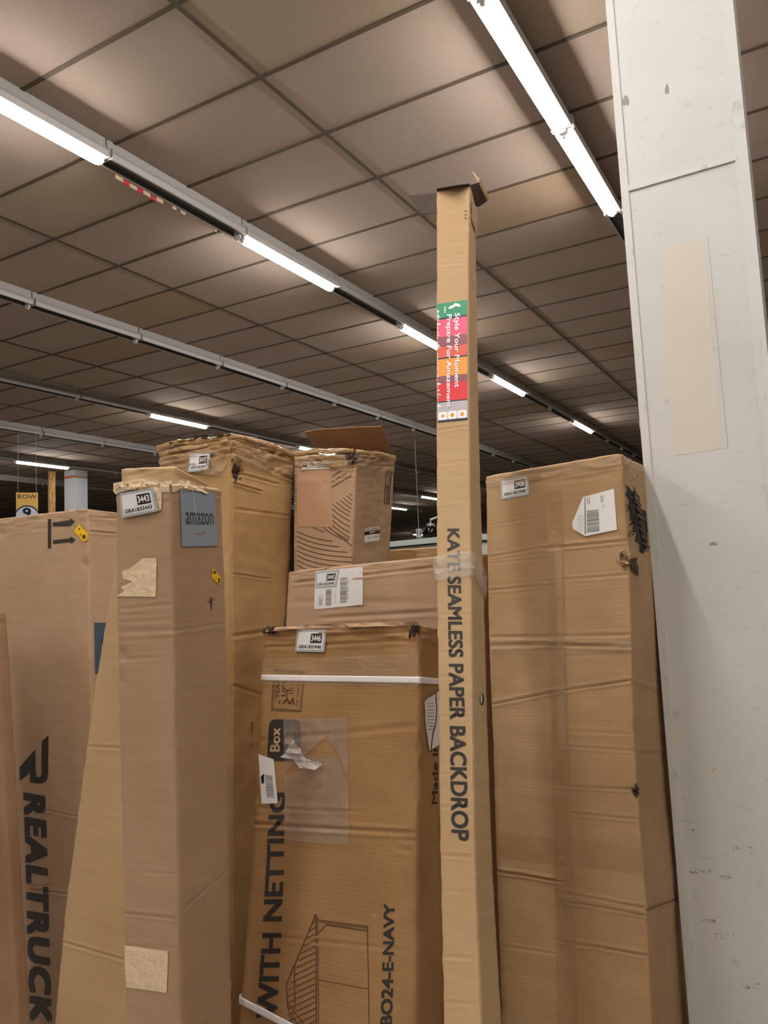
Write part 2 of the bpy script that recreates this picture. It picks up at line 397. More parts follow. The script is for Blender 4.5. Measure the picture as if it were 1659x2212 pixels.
    def crease(s, face, x0, y0, x1, y1, depth=3, width=5, ridge=.6, ext=.0):
        a, b = s.inv(face, x0, y0), s.inv(face, x1, y1); w = s.wid(face)
        s.cr[face].append(((a[0] * w, a[1] * s.Lg), (b[0] * w, b[1] * s.Lg), depth / 1000 * .9, max(2.4, width * .45) / 1000, ridge))
    def dent(s, face, x, y, r=20, depth=8):     # round dent, mm
        a = s.inv(face, x, y); s.dents.append((face, a[0] * s.wid(face), a[1] * s.Lg, r / 1000, depth / 1000))
    def disp(s, face, p, q):
        w = s.wid(face); x, y = p * w, q * s.Lg; d = 0
        for (x0, y0), (x1, y1), dd, ww, rg in s.cr[face]:
            ex, ey = x1 - x0, y1 - y0; l = math.hypot(ex, ey) or 1e-6; t = ((x - x0) * ex + (y - y0) * ey) / l; nn = ((x - x0) * -ey + (y - y0) * ex) / l
            over = max(0, -t, t - l); n2 = nn
            if over > .06 or abs(nn) > ww * 6: continue
            fd = math.exp(-(over / .015) ** 2)
            d += fd * dd * (-math.exp(-(n2 / ww) ** 2) + rg * math.exp(-((abs(n2) - ww * 1.9) / ww) ** 2))
        for f_, cx_, cy_, r, dd in s.dents:
            if f_ == face:
                k = ((x - cx_) ** 2 + (y - cy_) ** 2) / r / r
                if k < 6: d -= dd * math.exp(-k)
        sd = s.seed * 11.3 + ord(face)
        d += s.rough * 2.2 * noise.noise(Vector((x * 5, y * 3.5, sd))) + s.rough * .8 * noise.noise(Vector((x * 18, y * 22, sd)))
        tp = (1 - q) * s.Lg
        if tp < .07 and s.top_rough: d += s.top_rough * (1 - tp / .07) * (noise.noise(Vector((x * 25, y * 90, sd))) * 1.6 + .5 * noise.noise(Vector((x * 80, y * 160, sd))))
        e = min(p, 1 - p) * w
        return d * (.5 + .5 * min(1, e / .015))
    def pt(s, face, p, q, off=0.0):
        return s.raw(face, p, q) + s.nrm(face) * (s.disp(face, p, q) + off)
    def build(s, dz=.012, nx=.022, material=None):
        dz = min(dz, .0038); nx = min(nx, .016)
        cols = []
        def fcols(face, n, w):
            c = min(.25, .004 / max(w, .01)); ps = [0, c] + [c + (1 - 2 * c) * k / n for k in range(1, n)] + [1 - c]
            for p in ps: cols.append((face, p))
        fcols('F', max(4, int(s.W / nx)), s.W); fcols('S', max(4, int(s.T / nx)), s.T); fcols('B', 2, s.W); fcols('L', 3, s.T)
        prev = {'F': 'L', 'S': 'F', 'B': 'S', 'L': 'B'}
        bm = bmesh.new(); uvl = bm.loops.layers.uv.new('UVMap'); rows = []; n = int(s.Lg / dz)
        for k in range(n + 1):
            q = k / n; row = []
            for face, p in cols:
                if p == 0:
                    pf = prev[face]; P = s.raw(face, 0, q)
                    nn = s.nrm(face) * s.disp(face, 0, q) + s.nrm(pf) * s.disp(pf, 1, q)
                    j = s.edge * (1 + noise.noise(Vector((q * s.Lg * 30, s.seed, ord(face)))) * 1.2)
                    P = P + nn - (s.nrm(face) + s.nrm(pf)) * j
                else: P = s.pt(face, p, q)
                row.append(bm.verts.new(P))
            rows.append(row)
        m = len(cols); xs = []; acc = 0
        for i, (face, p) in enumerate(cols): xs.append(('FSBL'.index(face)) * 1.7 + p * s.wid(face))
        for k in range(n):
            for i in range(m):
                j = (i + 1) % m; f = bm.faces.new((rows[k][i], rows[k][j], rows[k + 1][j], rows[k + 1][i])); f.smooth = True
                x1 = xs[j] if cols[j][0] == cols[i][0] else xs[i] + .004
                for lp, uvv in zip(f.loops, ((xs[i], k / n * s.Lg), (x1, k / n * s.Lg), (x1, (k + 1) / n * s.Lg), (xs[i], (k + 1) / n * s.Lg))): lp[uvl].uv = uvv
        bm.faces.new(rows[0][::-1])
        top = rows[-1]
        if not s.open_top:
            c = sum((v.co for v in top), Vector()) / m; inn = [bm.verts.new(c + (v.co - c) * .9 + s.D * s.topbulge) for v in top]
            for i in range(m): bm.faces.new((top[i], top[(i + 1) % m], inn[(i + 1) % m], inn[i]))
            bm.faces.new(inn)
        else:
            c = sum((v.co for v in top), Vector()) / m
            i1 = [bm.verts.new(v.co - (s.nrm(f_) + (s.nrm(prev[f_]) if p == 0 else Vector())) * .004) for v, (f_, p) in zip(top, cols)]
            i2 = [bm.verts.new(s.raw(f_, p, .93) - (s.nrm(f_) + (s.nrm(prev[f_]) if p == 0 else Vector())) * .006) for f_, p in cols]
            for i in range(m):
                bm.faces.new((top[i], top[(i + 1) % m], i1[(i + 1) % m], i1[i])); bm.faces.new((i1[i], i1[(i + 1) % m], i2[(i + 1) % m], i2[i]))
            bm.faces.new(i2)
        for f in bm.faces:
            if len(f.verts) > 4: f.smooth = False
        return obj(s.body, bm, s.mat, s.root)
    # decals: shapes drawn in a unit square (x right, y up) laid on four picture corners TL TR BR BL of a face
    def decal(s, name, face, quad, ubm, mats, off=.0012, cell=.006, label=None, parent=None, wrinkle=0, flat=False):
        pq = [s.inv(face, *c) for c in quad]
        P = [s.raw(face, *c) for c in pq]
        if flat:
            mx = max(s.disp(face, pq[0][0] + (pq[2][0] - pq[0][0]) * a_ / 4, pq[0][1] + (pq[2][1] - pq[0][1]) * b_ / 4) for a_ in range(5) for b_ in range(5))
            off = max(.0012, min(mx, .006)) + .0006 + (off if off > .0045 else 0) + (.0012 if name == 'inventory_sticker' and 'label' in [c.name.split('.')[0][-5:] for c in s.root.children] else 0)
        nx_ = min(130, max(1, int((P[1] - P[0]).length / cell))); ny_ = min(130, max(1, int((P[3] - P[0]).length / cell)))
        bisect(ubm, nx_, ny_)
        for v in ubm.verts:
            x, y, z = v.co.x, 1 - v.co.y, v.co.z
            p = (pq[0][0] * (1 - x) + pq[1][0] * x) * (1 - y) + (pq[3][0] * (1 - x) + pq[2][0] * x) * y
            q = (pq[0][1] * (1 - x) + pq[1][1] * x) * (1 - y) + (pq[3][1] * (1 - x) + pq[2][1] * x) * y
            wr = wrinkle * (noise.noise(Vector((p * s.wid(face) * 40, q * s.Lg * 40, 3.3 + s.seed))) + .5) if wrinkle else 0
            v.co = (s.raw(face, p, q) + s.nrm(face) * (off + z + wr)) if flat else s.pt(face, p, q, off + z + wr)
        o = obj(name, ubm, mats, parent or s.root)
        if label: o['label'] = label
        return o
    def decal_px(s, name, face, polys, mats, off=.0012, cell=14, label=None, wrinkle=0, smooth=False):
        bm = bmesh.new()
        for pl in polys:
            pts, z, mi = pl if isinstance(pl, tuple) and len(pl) == 3 and not isinstance(pl[0], (int, float)) else (pl, 0, 0)
            f = bm.faces.new([bm.verts.new((x, y, z)) for x, y in pts]); f.material_index = mi
        bmesh.ops.triangulate(bm, faces=bm.faces[:])
        xs = [v.co.x for v in bm.verts]; ys = [v.co.y for v in bm.verts]
        for ax, lo, hi in ((0, min(xs), max(xs)), (1, min(ys), max(ys))):
            k = lo + cell
            while k < hi:
                co = (k, 0, 0) if ax == 0 else (0, k, 0); no = (1, 0, 0) if ax == 0 else (0, 1, 0)
                bmesh.ops.bisect_plane(bm, geom=bm.verts[:] + bm.edges[:] + bm.faces[:], plane_co=co, plane_no=no); k += cell
        for v in bm.verts:
            p, q = s.inv(face, v.co.x, v.co.y); z = v.co.z
            wr = wrinkle * (noise.noise(Vector((p * s.wid(face) * 16, q * s.Lg * 70, 1.3 + s.seed))) + .5 + .35 * noise.noise(Vector((p * s.wid(face) * 60, q * s.Lg * 120, 4.3 + s.seed)))) if wrinkle else 0
            v.co = s.pt(face, p, q, off + z + wr)
        o = obj(name, bm, mats, s.root, smooth)
        if label: o['label'] = label
        return o
    def band(s, name, faces, q_of, mat, off=.0012, half=.006, wr=0, seed=0, n=24, thick=0, label=None):
        # strip running round the carton; q_of(face, p) gives the centre height as a fraction
        bm = bmesh.new(); prevr = None
        for face in faces:
            for k in range(n + 1):
                p = k / n; q = q_of(face, p); r = []
                for e in (-1, -.5, 0, .5, 1):
                    qq = q + e * half / s.Lg
                    w_ = wr * (.6 + noise.noise(Vector((p * s.wid(face) * 22 + seed, e * 1.9, ord(face))))) * 1.6 if wr else 0
                    r.append(bm.verts.new(s.pt(face, p, min(qq, .9995), off + w_) + (s.D * (wr * .6 * noise.noise(Vector((p * 6 + seed, e, 5)))) if wr else Vector())))
                if prevr:
                    for i in range(4): bm.faces.new((prevr[i], r[i], r[i + 1], prevr[i + 1])).smooth = True
                prevr = r
        bmesh.ops.remove_doubles(bm, verts=bm.verts[:], dist=1e-5)
        o = obj(name, bm, mat, s.root)
        if thick:
            m = o.modifiers.new('s', 'SOLIDIFY'); m.thickness = thick; m.offset = 1
        if label: o['label'] = label
        return o

def bisect(bm, nx, ny):
    bmesh.ops.triangulate(bm, faces=bm.faces[:])
    for k in range(1, nx): bmesh.ops.bisect_plane(bm, geom=bm.verts[:] + bm.edges[:] + bm.faces[:], plane_co=(k / nx, 0, 0), plane_no=(1, 0, 0))
    for k in range(1, ny): bmesh.ops.bisect_plane(bm, geom=bm.verts[:] + bm.edges[:] + bm.faces[:], plane_co=(0, k / ny, 0), plane_no=(0, 1, 0))
def upoly(bm, pts, z=0, mat=0):
    f = bm.faces.new([bm.verts.new((x, y, z)) for x, y in pts]); f.material_index = mat; return f
def urect(bm, x0, y0, x1, y1, z=0, mat=0, r=0, asp=1):
    if not r: return upoly(bm, ((x0, y0), (x1, y0), (x1, y1), (x0, y1)), z, mat)
    pts = []
    for cx_, cy_, a0 in ((x1 - r, y0 + r * asp, -90), (x1 - r, y1 - r * asp, 0), (x0 + r, y1 - r * asp, 90), (x0 + r, y0 + r * asp, 180)):
        for k in range(4):
            a = math.radians(a0 + k * 30); pts.append((cx_ + r * math.cos(a), cy_ + r * asp * math.sin(a)))
    return upoly(bm, pts, z, mat)
def utext(bm, txt, x0=0, y0=0, x1=1, y1=1, z=0, mat=0, bold=.0, shear=0, spacing=1.0):
    cu = bpy.data.curves.new('t', 'FONT'); cu.body = txt; cu.shear = shear; cu.space_character = spacing; cu.resolution_u = 3
    ob = bpy.data.objects.new('t', cu); me = ob.to_mesh()
    b2 = bmesh.new(); b2.from_mesh(me); ob.to_mesh_clear()
    xs = [v.co.x for v in b2.verts]; ys = [v.co.y for v in b2.verts]
    ax, bx, ay, by = min(xs), max(xs), min(ys), max(ys); mp = {}
    hb = bold * .85; ax -= hb; ay -= hb; bx += hb; by += hb
    for kk, (ox, oy) in enumerate(((0, 0), (-hb, -hb), (hb, -hb), (-hb, hb), (hb, hb)) if hb else ((0, 0),)):   # weight by shifted copies
        mp = {v: bm.verts.new((x0 + (v.co.x + ox - ax) / (bx - ax) * (x1 - x0), y0 + (v.co.y + oy - ay) / (by - ay) * (y1 - y0), z + kk * 1.5e-5)) for v in b2.verts}
        for f in b2.faces: bm.faces.new([mp[v] for v in f.verts]).material_index = mat
    b2.free(); bpy.data.objects.remove(ob); bpy.data.curves.remove(cu)
def textbm(*a, **k):
    bm = bmesh.new(); utext(bm, *a, **k); return bm
SMATS = [GREYB, PAPER, BLACK, PAPER]
def inventory_sticker(c, face, quad, num, label=None, off=.0028):
    bm = bmesh.new()
    urect(bm, 0, 0, 1, 1, 0, 0, .04, 1.4); urect(bm, .07, .09, .93, .90, .0006, 1, .04, 1.4)
    urect(bm, .50, .40, .88, .82, .0012, 2); utext(bm, num, .53, .47, .855, .75, .0018, 3, .03)
    utext(bm, 'GRA183' + num, .12, .15, .88, .31, .0012, 2, .02)
    return c.decal('inventory_sticker', face, quad, bm, SMATS, off, .02, flat=True, label=label or 'white sticker with a grey border reading ' + num)
def barcode(bm, x0, y0, x1, y1, z, mat, horiz=True, seed=1, n=34):
    r = random.Random(seed); t = 0; pos = []
    while t < 1:
        w = r.choice((.012, .02, .03)); g = r.choice((.012, .018, .03))
        if t + w > 1: break
        pos.append((t, t + w)); t += w + g
    for a, b in pos:
        if horiz: urect(bm, x0 + (x1 - x0) * a, y0, x0 + (x1 - x0) * b, y1, z, mat)
        else: urect(bm, x0, y0 + (y1 - y0) * a, x1, y0 + (y1 - y0) * b, z, mat)
def fold(c, name, path, r, seed=1, mat=None, flat=.4):
    # rolled, crushed edge of board following picture points over the faces
    P = [c.pt(f, *c.inv(f, x, y), r * .25) for f, x, y in path]; pts = []
    for a, b in zip(P, P[1:]):
        n = max(2, int((b - a).length / .006)); pts += [a.lerp(b, k / n) for k in range(n)]
    pts.append(P[-1]); bm = bmesh.new(); rings = []; m = 12
    for k, p in enumerate(pts):
        d = (pts[min(k + 1, len(pts) - 1)] - pts[max(k - 1, 0)]).normalized(); up_ = (c.D - d * c.D.dot(d)).normalized(); o_ = up_.cross(d)
        jig = up_ * r * .5 * noise.noise(Vector((k * .09, seed, 1))) ; ring = []
        for q in range(m):
            t = 2 * math.pi * q / m; rr_ = r * (1 + .6 * noise.noise(Vector((k * .05, q * .9, seed * 3.7))) + .28 * noise.noise(Vector((k * .35, q * 1.4, seed * 5))))
            ring.append(bm.verts.new(p + jig + up_ * math.cos(t) * rr_ * 1.25 + o_ * math.sin(t) * rr_ * flat))
        rings.append(ring)
    for a, b in zip(rings, rings[1:]):
        for q in range(m): bm.faces.new((a[q], a[(q + 1) % m], b[(q + 1) % m], b[q])).smooth = True
    bm.faces.new(rings[0]); bm.faces.new(rings[-1][::-1]); bmesh.ops.recalc_face_normals(bm, faces=bm.faces[:])
    return obj(name, bm, mat or c.mat, c.root)
def slab(bm, pts, t, nrm=None, mat=0, nsub=0):   # polygon of 3-D points with thickness
    pts = [Vector(p) for p in pts]; n = nrm or (pts[1] - pts[0]).cross(pts[2] - pts[0]).normalized()
    a = [bm.verts.new(p + n * t / 2) for p in pts]; b = [bm.verts.new(p - n * t / 2) for p in pts]; k = len(pts)
    bm.faces.new(a).material_index = mat; bm.faces.new(b[::-1]).material_index = mat
    for i in range(k): bm.faces.new((a[i], b[i], b[(i + 1) % k], a[(i + 1) % k])).material_index = mat
def crumple(c, name, face, px, n=60, size=12, mat=TORN, seed=1, out=.006, label=None):
    # knot of small torn, curled flakes around a picture point of a face
    bm = bmesh.new(); r = random.Random(seed)
    for k in range(n):
        x = px[0] + r.gauss(0, px[2] / 2.2); y = px[1] + r.gauss(0, px[3] / 2.2)
        p, q = c.inv(face, x, y); q = min(q, .999)
        if p < 0 or p > 1: continue
        P = c.pt(face, p, q, r.uniform(.000, out))
        a = Vector((r.gauss(0, 1), r.gauss(0, 1), r.gauss(0, 1))).normalized(); b = a.orthogonal().normalized()
        a = a * size / 1000 * r.uniform(.3, 1); b = b * size / 1000 * r.uniform(.15, .5)
        v = [bm.verts.new(P + w) for w in (-a - b, a * .2 - b * 1.2, a, b * .8, -a * .6 + b)]
        bm.faces.new(v)
    o = obj(name, bm, mat, c.root); o['kind'] = 'stuff'
    if label: o['label'] = label
    return o

# ================================================================== the leaning cartons
# ---- tall narrow open box
tall = Carton('long_narrow_box', 'very tall narrow open-ended cardboard box with black lettering, standing in front of the others',
              (943, 1200, 1.75), 14.5, [(943, 413), (942, 900), (943, 1200), (948, 1700), (953, 2000), (958, 2212)],
              [(1015, 401), (1012, 560), (1014, 900), (1017, 1200), (1020, 1500), (1027, 1900), (1039, 2212)],
              [(1027, 445), (1030, 600), (1035, 920), (1043, 1200), (1052, 1500), (1066, 1900), (1084, 2212)], KRAFT_PALE, seed=1, rough=.0008, open_top=True, top_rough=.001, edge=.001)
for y0, y1, d in ((572, 566, 1.5), (930, 921, 2.5), (1003, 995, 1.5), (1098, 1092, 1.2), (1328, 1327, 2), (1410, 1409, 1.2), (1462, 1462, 1.6), (1548, 1548, 1.8), (1672, 1673, 1.5), (1743, 1744, 1.8), (1846, 1850, 3), (2066, 2069, 2), (2165, 2168, 1.5), (1925, 1927, 1)):
    tall.crease('F', 950, y0, 1008, y1, d * .8, 3)
for y0, y1 in ((470, 500), (700, 740), (1335, 1350), (1850, 1860)): tall.crease('S', 1018, y0, 1030, y1, 1.2, 4)
tall.dent('F', 989, 549, 5, 4)
tall.build(dz=.009, nx=.010)
tall.decal('printed_lettering', 'F', [(993, 1142), (1014, 1817), (975, 1815), (966, 1142)], textbm('KATE SEAMLESS PAPER BACKDROP', bold=.028), INK, .0008, .009, label='black lettering KATE SEAMLESS PAPER BACKDROP')
# colour label
GREEN = newmat('label green', srgb(44, 148, 104), .35); PINKM = newmat('label pink', srgb(236, 92, 128), .35); MAUVE = newmat('label mauve', srgb(150, 84, 92), .35)
CORAL = newmat('label coral', srgb(226, 96, 78), .35); ORNG = newmat('label orange', srgb(240, 158, 66), .35); RED = newmat('label red', srgb(226, 52, 60), .35)
LGREY = newmat('label grey', srgb(188, 182, 184), .35); WHT = newmat('label white', srgb(246, 246, 250), .35); NAVY = newmat('dark navy', srgb(28, 36, 54), .4)
bm = bmesh.new()
bands = [(0, .13, 0), (.13, .145, 6), (.145, .295, 1), (.295, .385, 2), (.385, .475, 3), (.475, .487, 6), (.487, .63, 4), (.63, .69, 2), (.69, .835, 5), (.835, .845, 6), (.845, .985, 7), (.985, 1, 6)]
for a, b, mi in bands: urect(bm, 0, 1 - b, 1, 1 - a, 0, mi)
for k in range(3):                                               # cream drips of the torn left edge and three white icon tiles
    x0 = .03 + k * .325; urect(bm, x0, .015, x0 + .30, .078, .0004, 8, .05, .25)
    cx_ = x0 + .15; upoly(bm, [(cx_ + .07 * math.cos(a) * (1 if k != 0 else .9), .046 + .017 * math.sin(a) * (1 if k else .8)) for a in [q * math.pi / 4 for q in range(8)]], .0008, 4)
rj = random.Random(12); y_ = .12
while y_ < .94:
    h_ = rj.uniform(.006, .03); w_ = rj.choice((.02, .03, .05, .08, .14)); upoly(bm, ((0, y_), (w_, y_ + h_ * .2), (w_ * rj.uniform(.5, 1), y_ + h_ * .6), (0, y_ + h_)), .0003, 8 if rj.random() < .7 else 7); y_ += h_ * rj.uniform(.9, 2)
for cx_, cy_, a in ((.50, .955, .3), (.68, .965, -.5)):
    upoly(bm, [(cx_ + .13 * math.cos(t) * math.cos(a), cy_ + .014 * math.sin(t) + .10 * math.cos(t) * math.sin(a) * .25) for t in [q * math.pi / 5 for q in range(10)]], .0004, 8)
clab = tall.decal('colour_label', 'F', [(945, 657), (1009, 648), (1010.5, 907), (946, 913)], bm, [GREEN, PINKM, MAUVE, CORAL, ORNG, RED, NAVY, LGREY, WHT], .0012, .012, label='glossy colour-banded label from green to red')
tall.decal('label_lettering', 'F', [(994.5, 677), (994, 838), (980, 838), (980, 677)], textbm('Style Your Moment', bold=.02), WHT, .0026, .008, parent=clab)
tall.decal('label_lettering', 'F', [(977, 680), (976, 882), (963, 882), (963, 680)], textbm('Prepare For Amazement', bold=.02), WHT, .0026, .008, parent=clab)
tall.decal('label_lettering', 'F', [(966, 664), (966, 677), (960, 677), (960, 664)], textbm('kate', bold=.01), WHT, .0026, .008, parent=clab)
# open flaps at the top
def flap(c, name, pts, t, mat, label=None):
    bm = bmesh.new(); slab(bm, [at(*p) for p in pts], t); 
    o = obj(name, bm, mat, c.root)
    if label: o['label'] = label
    return o
def zof(c, face, x, y, back=0):                                   # view depth of a picture point on a face
    P = c.raw(face, *c.inv(face, x, y)) + c.V * back; return float((W.T @ (np.array(P) - np.array([0, 0, EYE])))[2])
zt = zof(tall, 'F', 943, 413); zr = zof(tall, 'F', 1015, 401)
flap(tall, 'flap', [(944, 417, zt + .005), (884, 423, zt + .075), (909, 462, zt + .03), (944, 461, zt - .02)], .003, KRAFT_DARK)  # faces down, drawn in the shade-darkened colour
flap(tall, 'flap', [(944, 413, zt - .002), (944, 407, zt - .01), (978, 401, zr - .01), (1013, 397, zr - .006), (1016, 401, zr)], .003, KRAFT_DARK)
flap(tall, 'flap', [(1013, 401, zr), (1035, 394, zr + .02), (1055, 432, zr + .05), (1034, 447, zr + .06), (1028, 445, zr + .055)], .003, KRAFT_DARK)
flap(tall, 'flap', [(1021, 371, zr + .05), (1036, 388, zr + .02), (1057, 429, zr + .05), (1054, 434, zr + .05), (1036, 397, zr + .02)], .003, KRAFT_PALE)
# torn pale facing of the side near the top, punched hole lower down
tall.decal_px('torn_edge', 'S', [[(1016, 430), (1028, 455), (1028, 515), (1024, 500), (1018, 480), (1016, 465)]], KRAFT_PINK, .002, 8, wrinkle=.004)
tall.decal_px('hole', 'S', [[(1040 + 4.5 * math.cos(a), 1510 + 13 * math.sin(a)) for a in [q * math.pi / 6 for q in range(12)]]], GAP, .0012, 6)
tall.decal_px('hole_edge', 'S', [[(1038 + 1.8 * math.cos(a), 1509 + 11 * math.sin(a)) for a in [q * math.pi / 6 for q in range(12)]]], PAPER, .0018, 6)
for k, yy in enumerate((455, 463, 470)): tall.decal_px('scratch', 'F', [[(1003, yy), (1008, yy + 1), (1009, yy + 4), (1005, yy + 3)]], INK_BROWN, .001, 9)
# crumpled clear tape wrap
q0 = tall.inv('F', 945, 1222)[1]; q1 = tall.inv('F', 1015, 1210)[1]
for off_, hf, wr_, sd in ((-.0, .014, .007, 1), (-.0085, .007, .004, 2)):
    tall.band('tape_wrap', 'LFSB', lambda f, p, o=off_: (q0 + (q1 - q0) * p if f == 'F' else q1 + (.0 - .006 * p) if f == 'S' else q0) + o, FILM, .002, hf + .006, wr_, sd, 36, label='crumpled clear plastic tape wrapped round the box')

# ---- carton with strap, left of the tall box
c46 = Carton('flat_carton', 'strapped cardboard carton with sticker 3446, standing left of the tall narrow box',
             (670, 1385, 2.0), 9, [(571, 1358), (566, 1460), (545, 1800), (533, 2000), (515, 2212)], [(905, 1349), (905, 1460), (900, 1800), (898, 2000), (896, 2212)],
             [(948, 1358), (949, 1500), (952, 1800), (962, 2212)], KRAFT_RUST, seed=2, rough=.0016, top_rough=.006, edge=.0025)
c46.crease('F', 530, 1778, 895, 1800, 4, 10); c46.crease('F', 560, 1600, 900, 1568, 1.5, 14); c46.crease('F', 535, 1745, 760, 1752, 1.6, 8)
c46.crease('F', 575, 1375, 895, 1366, 3.5, 7); c46.crease('F', 575, 1398, 900, 1384, 2.5, 8); c46.crease('F', 700, 1520, 880, 1660, 1.5, 6); c46.crease('F', 560, 2020, 850, 2050, 1.2, 9)
c46.crease('F', 888, 1400, 884, 2200, 1.6, 5); c46.crease('F', 862, 1700, 858, 2200, 1, 4)
c46.dent('F', 700, 1440, 60, 5); c46.dent('F', 620, 1900, 70, 4); c46.crease('F', 870, 1840, 895, 1795, 3, 7)
c46.build(dz=.009, nx=.014)
inventory_sticker(c46, 'F', [(643.6, 1361), (707, 1360), (702, 1409), (638.4, 1407.7)], '3446')
c46.decal('printed_lettering', 'F', [(553, 2200), (583, 1712), (617, 1712), (599, 2200)], textbm('WITH NETTING', bold=.035), INK, .001, label='black lettering WITH NETTING')
c46.decal('printed_lettering', 'F', [(822, 2215), (829, 1952), (853, 1952), (848, 2215)], textbm('BO24-E-NAVY', bold=.035), INK, .001, label='black lettering BO24-E-NAVY')
bm = bmesh.new(); urect(bm, 0, 0, 1, 1, 0, 0, .1, 1); utext(bm, 'Box', .28, .16, .76, .54, .0006, 1, .02); utext(bm, 'E', .40, .68, .60, .93, .0006, 1, .03)
# the block reads upwards: TL of the text is the lower left picture corner
def rot_quad(tl, tr, br, bl): return [bl, tl, tr, br]
bm2 = bmesh.new(); urect(bm2, 0, 0, 1, 1, 0, 0, .16, 1); utext(bm2, 'Box', .22, .62, .80, .92, .0006, 1, .025); utext(bm2, 'E', .40, .24, .62, .46, .0006, 1, .03); bm.free()
c46.decal('printed_block', 'F', rot_quad((582, 1554), (650, 1554), (649, 1645), (576, 1643)), bm2, [INK, KRAFT_PALE], .001, label='black rounded block reading Box E')
bm = bmesh.new()
for x0, y0, x1, y1 in ((0, 0, 1, .02), (0, .98, 1, 1), (0, 0, .018, 1), (.982, 0, 1, 1), (.04, .05, .96, .065), (.04, .935, .96, .95), (.04, .05, .055, .95), (.945, .05, .96, .95)): urect(bm, x0, y0, x1, y1)
utext(bm, 'TEAM', .30, .76, .80, .88, 0, 0, .02); utext(bm, 'LIFT', .36, .56, .76, .68, 0, 0, .02); utext(bm, 'For Your Safety', .14, .10, .92, .21, 0, 0, .006)
for x0, y0, x1, y1 in ((.26, .55, .265, .91), (.82, .55, .825, .91), (.26, .905, .825, .912)): urect(bm, x0, y0, x1, y1)
def stk(bm, pts, w, z=0, m=0):
    for (ax_, ay_), (bx_, by_) in zip(pts, pts[1:]):
        l = math.hypot(bx_ - ax_, by_ - ay_) or 1; nx_, ny_ = -(by_ - ay_) / l * w / 2, (bx_ - ax_) / l * w / 2
        upoly(bm, [(ax_ - nx_, ay_ - ny_), (bx_ - nx_, by_ - ny_), (bx_ + nx_, by_ + ny_), (ax_ + nx_, ay_ + ny_)], z, m)
stk(bm, [(.17, .62), (.30, .50), (.18, .40), (.32, .30), (.16, .27)], .05); stk(bm, [(.30, .50), (.52, .53), (.50, .40)], .035)
upoly(bm, [(.21 + .035 * math.cos(a), .73 + .035 * math.sin(a)) for a in [q * math.pi / 4 for q in range(8)]])
for xx in (.44, .50, .56): stk(bm, [(xx, .30), (xx, .46)], .018)
stk(bm, [(.72, .62), (.80, .50), (.74, .36), (.86, .30)], .045)
c46.decal('handling_mark', 'F', rot_quad((591, 1446), (659, 1449), (651, 1538), (586, 1535)), bm, INK_BROWN, .001, label='brown printed TEAM LIFT For Your Safety box')
# line drawing of a trampoline roof and poles
Lns = []
def ln(x0, y0, x1, y1, w=2.2):
    l = math.hypot(x1 - x0, y1 - y0); nx_, ny_ = -(y1 - y0) / l * w / 2, (x1 - x0) / l * w / 2
    Lns.append([(x0 - nx_, y0 - ny_), (x1 - nx_, y1 - ny_), (x1 + nx_, y1 + ny_), (x0 + nx_, y0 + ny_)])
Zp = lambda x, y: (480 + x / 2.676, 1700 + y / 2.676)
def zl(x0, y0, x1, y1, w=2.2): a, b = Zp(x0, y0), Zp(x1, y1); ln(*a, *b, w)
zl(541, 735, 372, 1140, 2.4); zl(372, 1140, 376, 1260); zl(376, 1260, 408, 1370); zl(543, 735, 543, 1370, 2.4); zl(553, 770, 556, 1370, 1.6)
zl(541, 735, 553, 770); zl(553, 768, 838, 806, 1.8); zl(560, 780, 838, 815, 1.4); zl(600, 795, 838, 832, 2.6); zl(838, 800, 838, 835, 3)
zl(838, 832, 852, 1370, 1.8); zl(556, 1113, 848, 1168, 1.5); zl(418, 1030, 418, 1290, 2); zl(412, 1030, 374, 1140, 1.8); zl(600, 798, 556, 845, 1.8)
zl(378, 1250, 470, 1370, 2.2); zl(400, 1300, 430, 1370, 1.6)
for k in range(18):
    y = 775 + k * 36; xl = 541 - (y + 20 - 735) * .415 if y < 1120 else 378
    xl = max(xl, 378); zl(541, y, xl, y + (541 - xl) * .45 + 4, 1.9)
c46.decal_px('line_drawing', 'F', [q for q in Lns if min(p[1] for p in q) < 2211], INK_BROWN, .001, 30, label='brown line drawing of a frame with a netted roof')
c46.decal('printed_lettering', 'S', [(931, 1737), (931, 1606), (943, 1606), (943, 1737)], textbm('Made in', bold=.02), INK, .001)
bm = bmesh.new(); urect(bm, 0, 0, 1, 1, 0, 0, .04, .4); barcode(bm, .35, .12, .82, .62, .0004, 1, False, 4, 30); upoly(bm, ((.06, .55), (.30, .62), (.26, .42), (.10, .40)), .0004, 2)
c46.decal('shipping_label', 'F', [(559, 1629), (592, 1640), (601, 1735), (566, 1736)], bm, [PAPER, GREYTXT, NAVY], .002, flat=True, label='torn white bar code label')
bm = bmesh.new(); upoly(bm, ((0, .82), (1, 1), (1, .1), (.33, 0), (.2, .32))); stk(bm, [(.75, .97), (.78, .6), (.4, .02)], .05, .0005, 1)
for k in range(9): urect(bm, .25, .78 - k * .055, .6, .79 - k * .055, .0005, 2)
c46.decal('torn_label', 'S', [(910, 1492), (946, 1492), (946, 1620), (910, 1620)], bm, [PAPER, BLACK, GREYTXT], .003, wrinkle=.003, label='torn white document label')
bm = bmesh.new()
for pl in (((0, 0), (1, 0), (1, .42), (.92, .60), (.80, .70), (.60, .66), (.42, .70), (.30, .58), (0, .52)), ((0, .56), (.18, .62), (.70, .86), (.74, .80), (.78, .92), (.84, .72), (.93, .62), (1, .44), (1, 1), (0, 1))): upoly(bm, pl)
c46.decal('plastic_pouch', 'F', [(614, 1553), (752, 1550), (757, 1825), (617, 1815)], bm, FILM2, .003, .008, wrinkle=.004, label='torn clear document pouch')
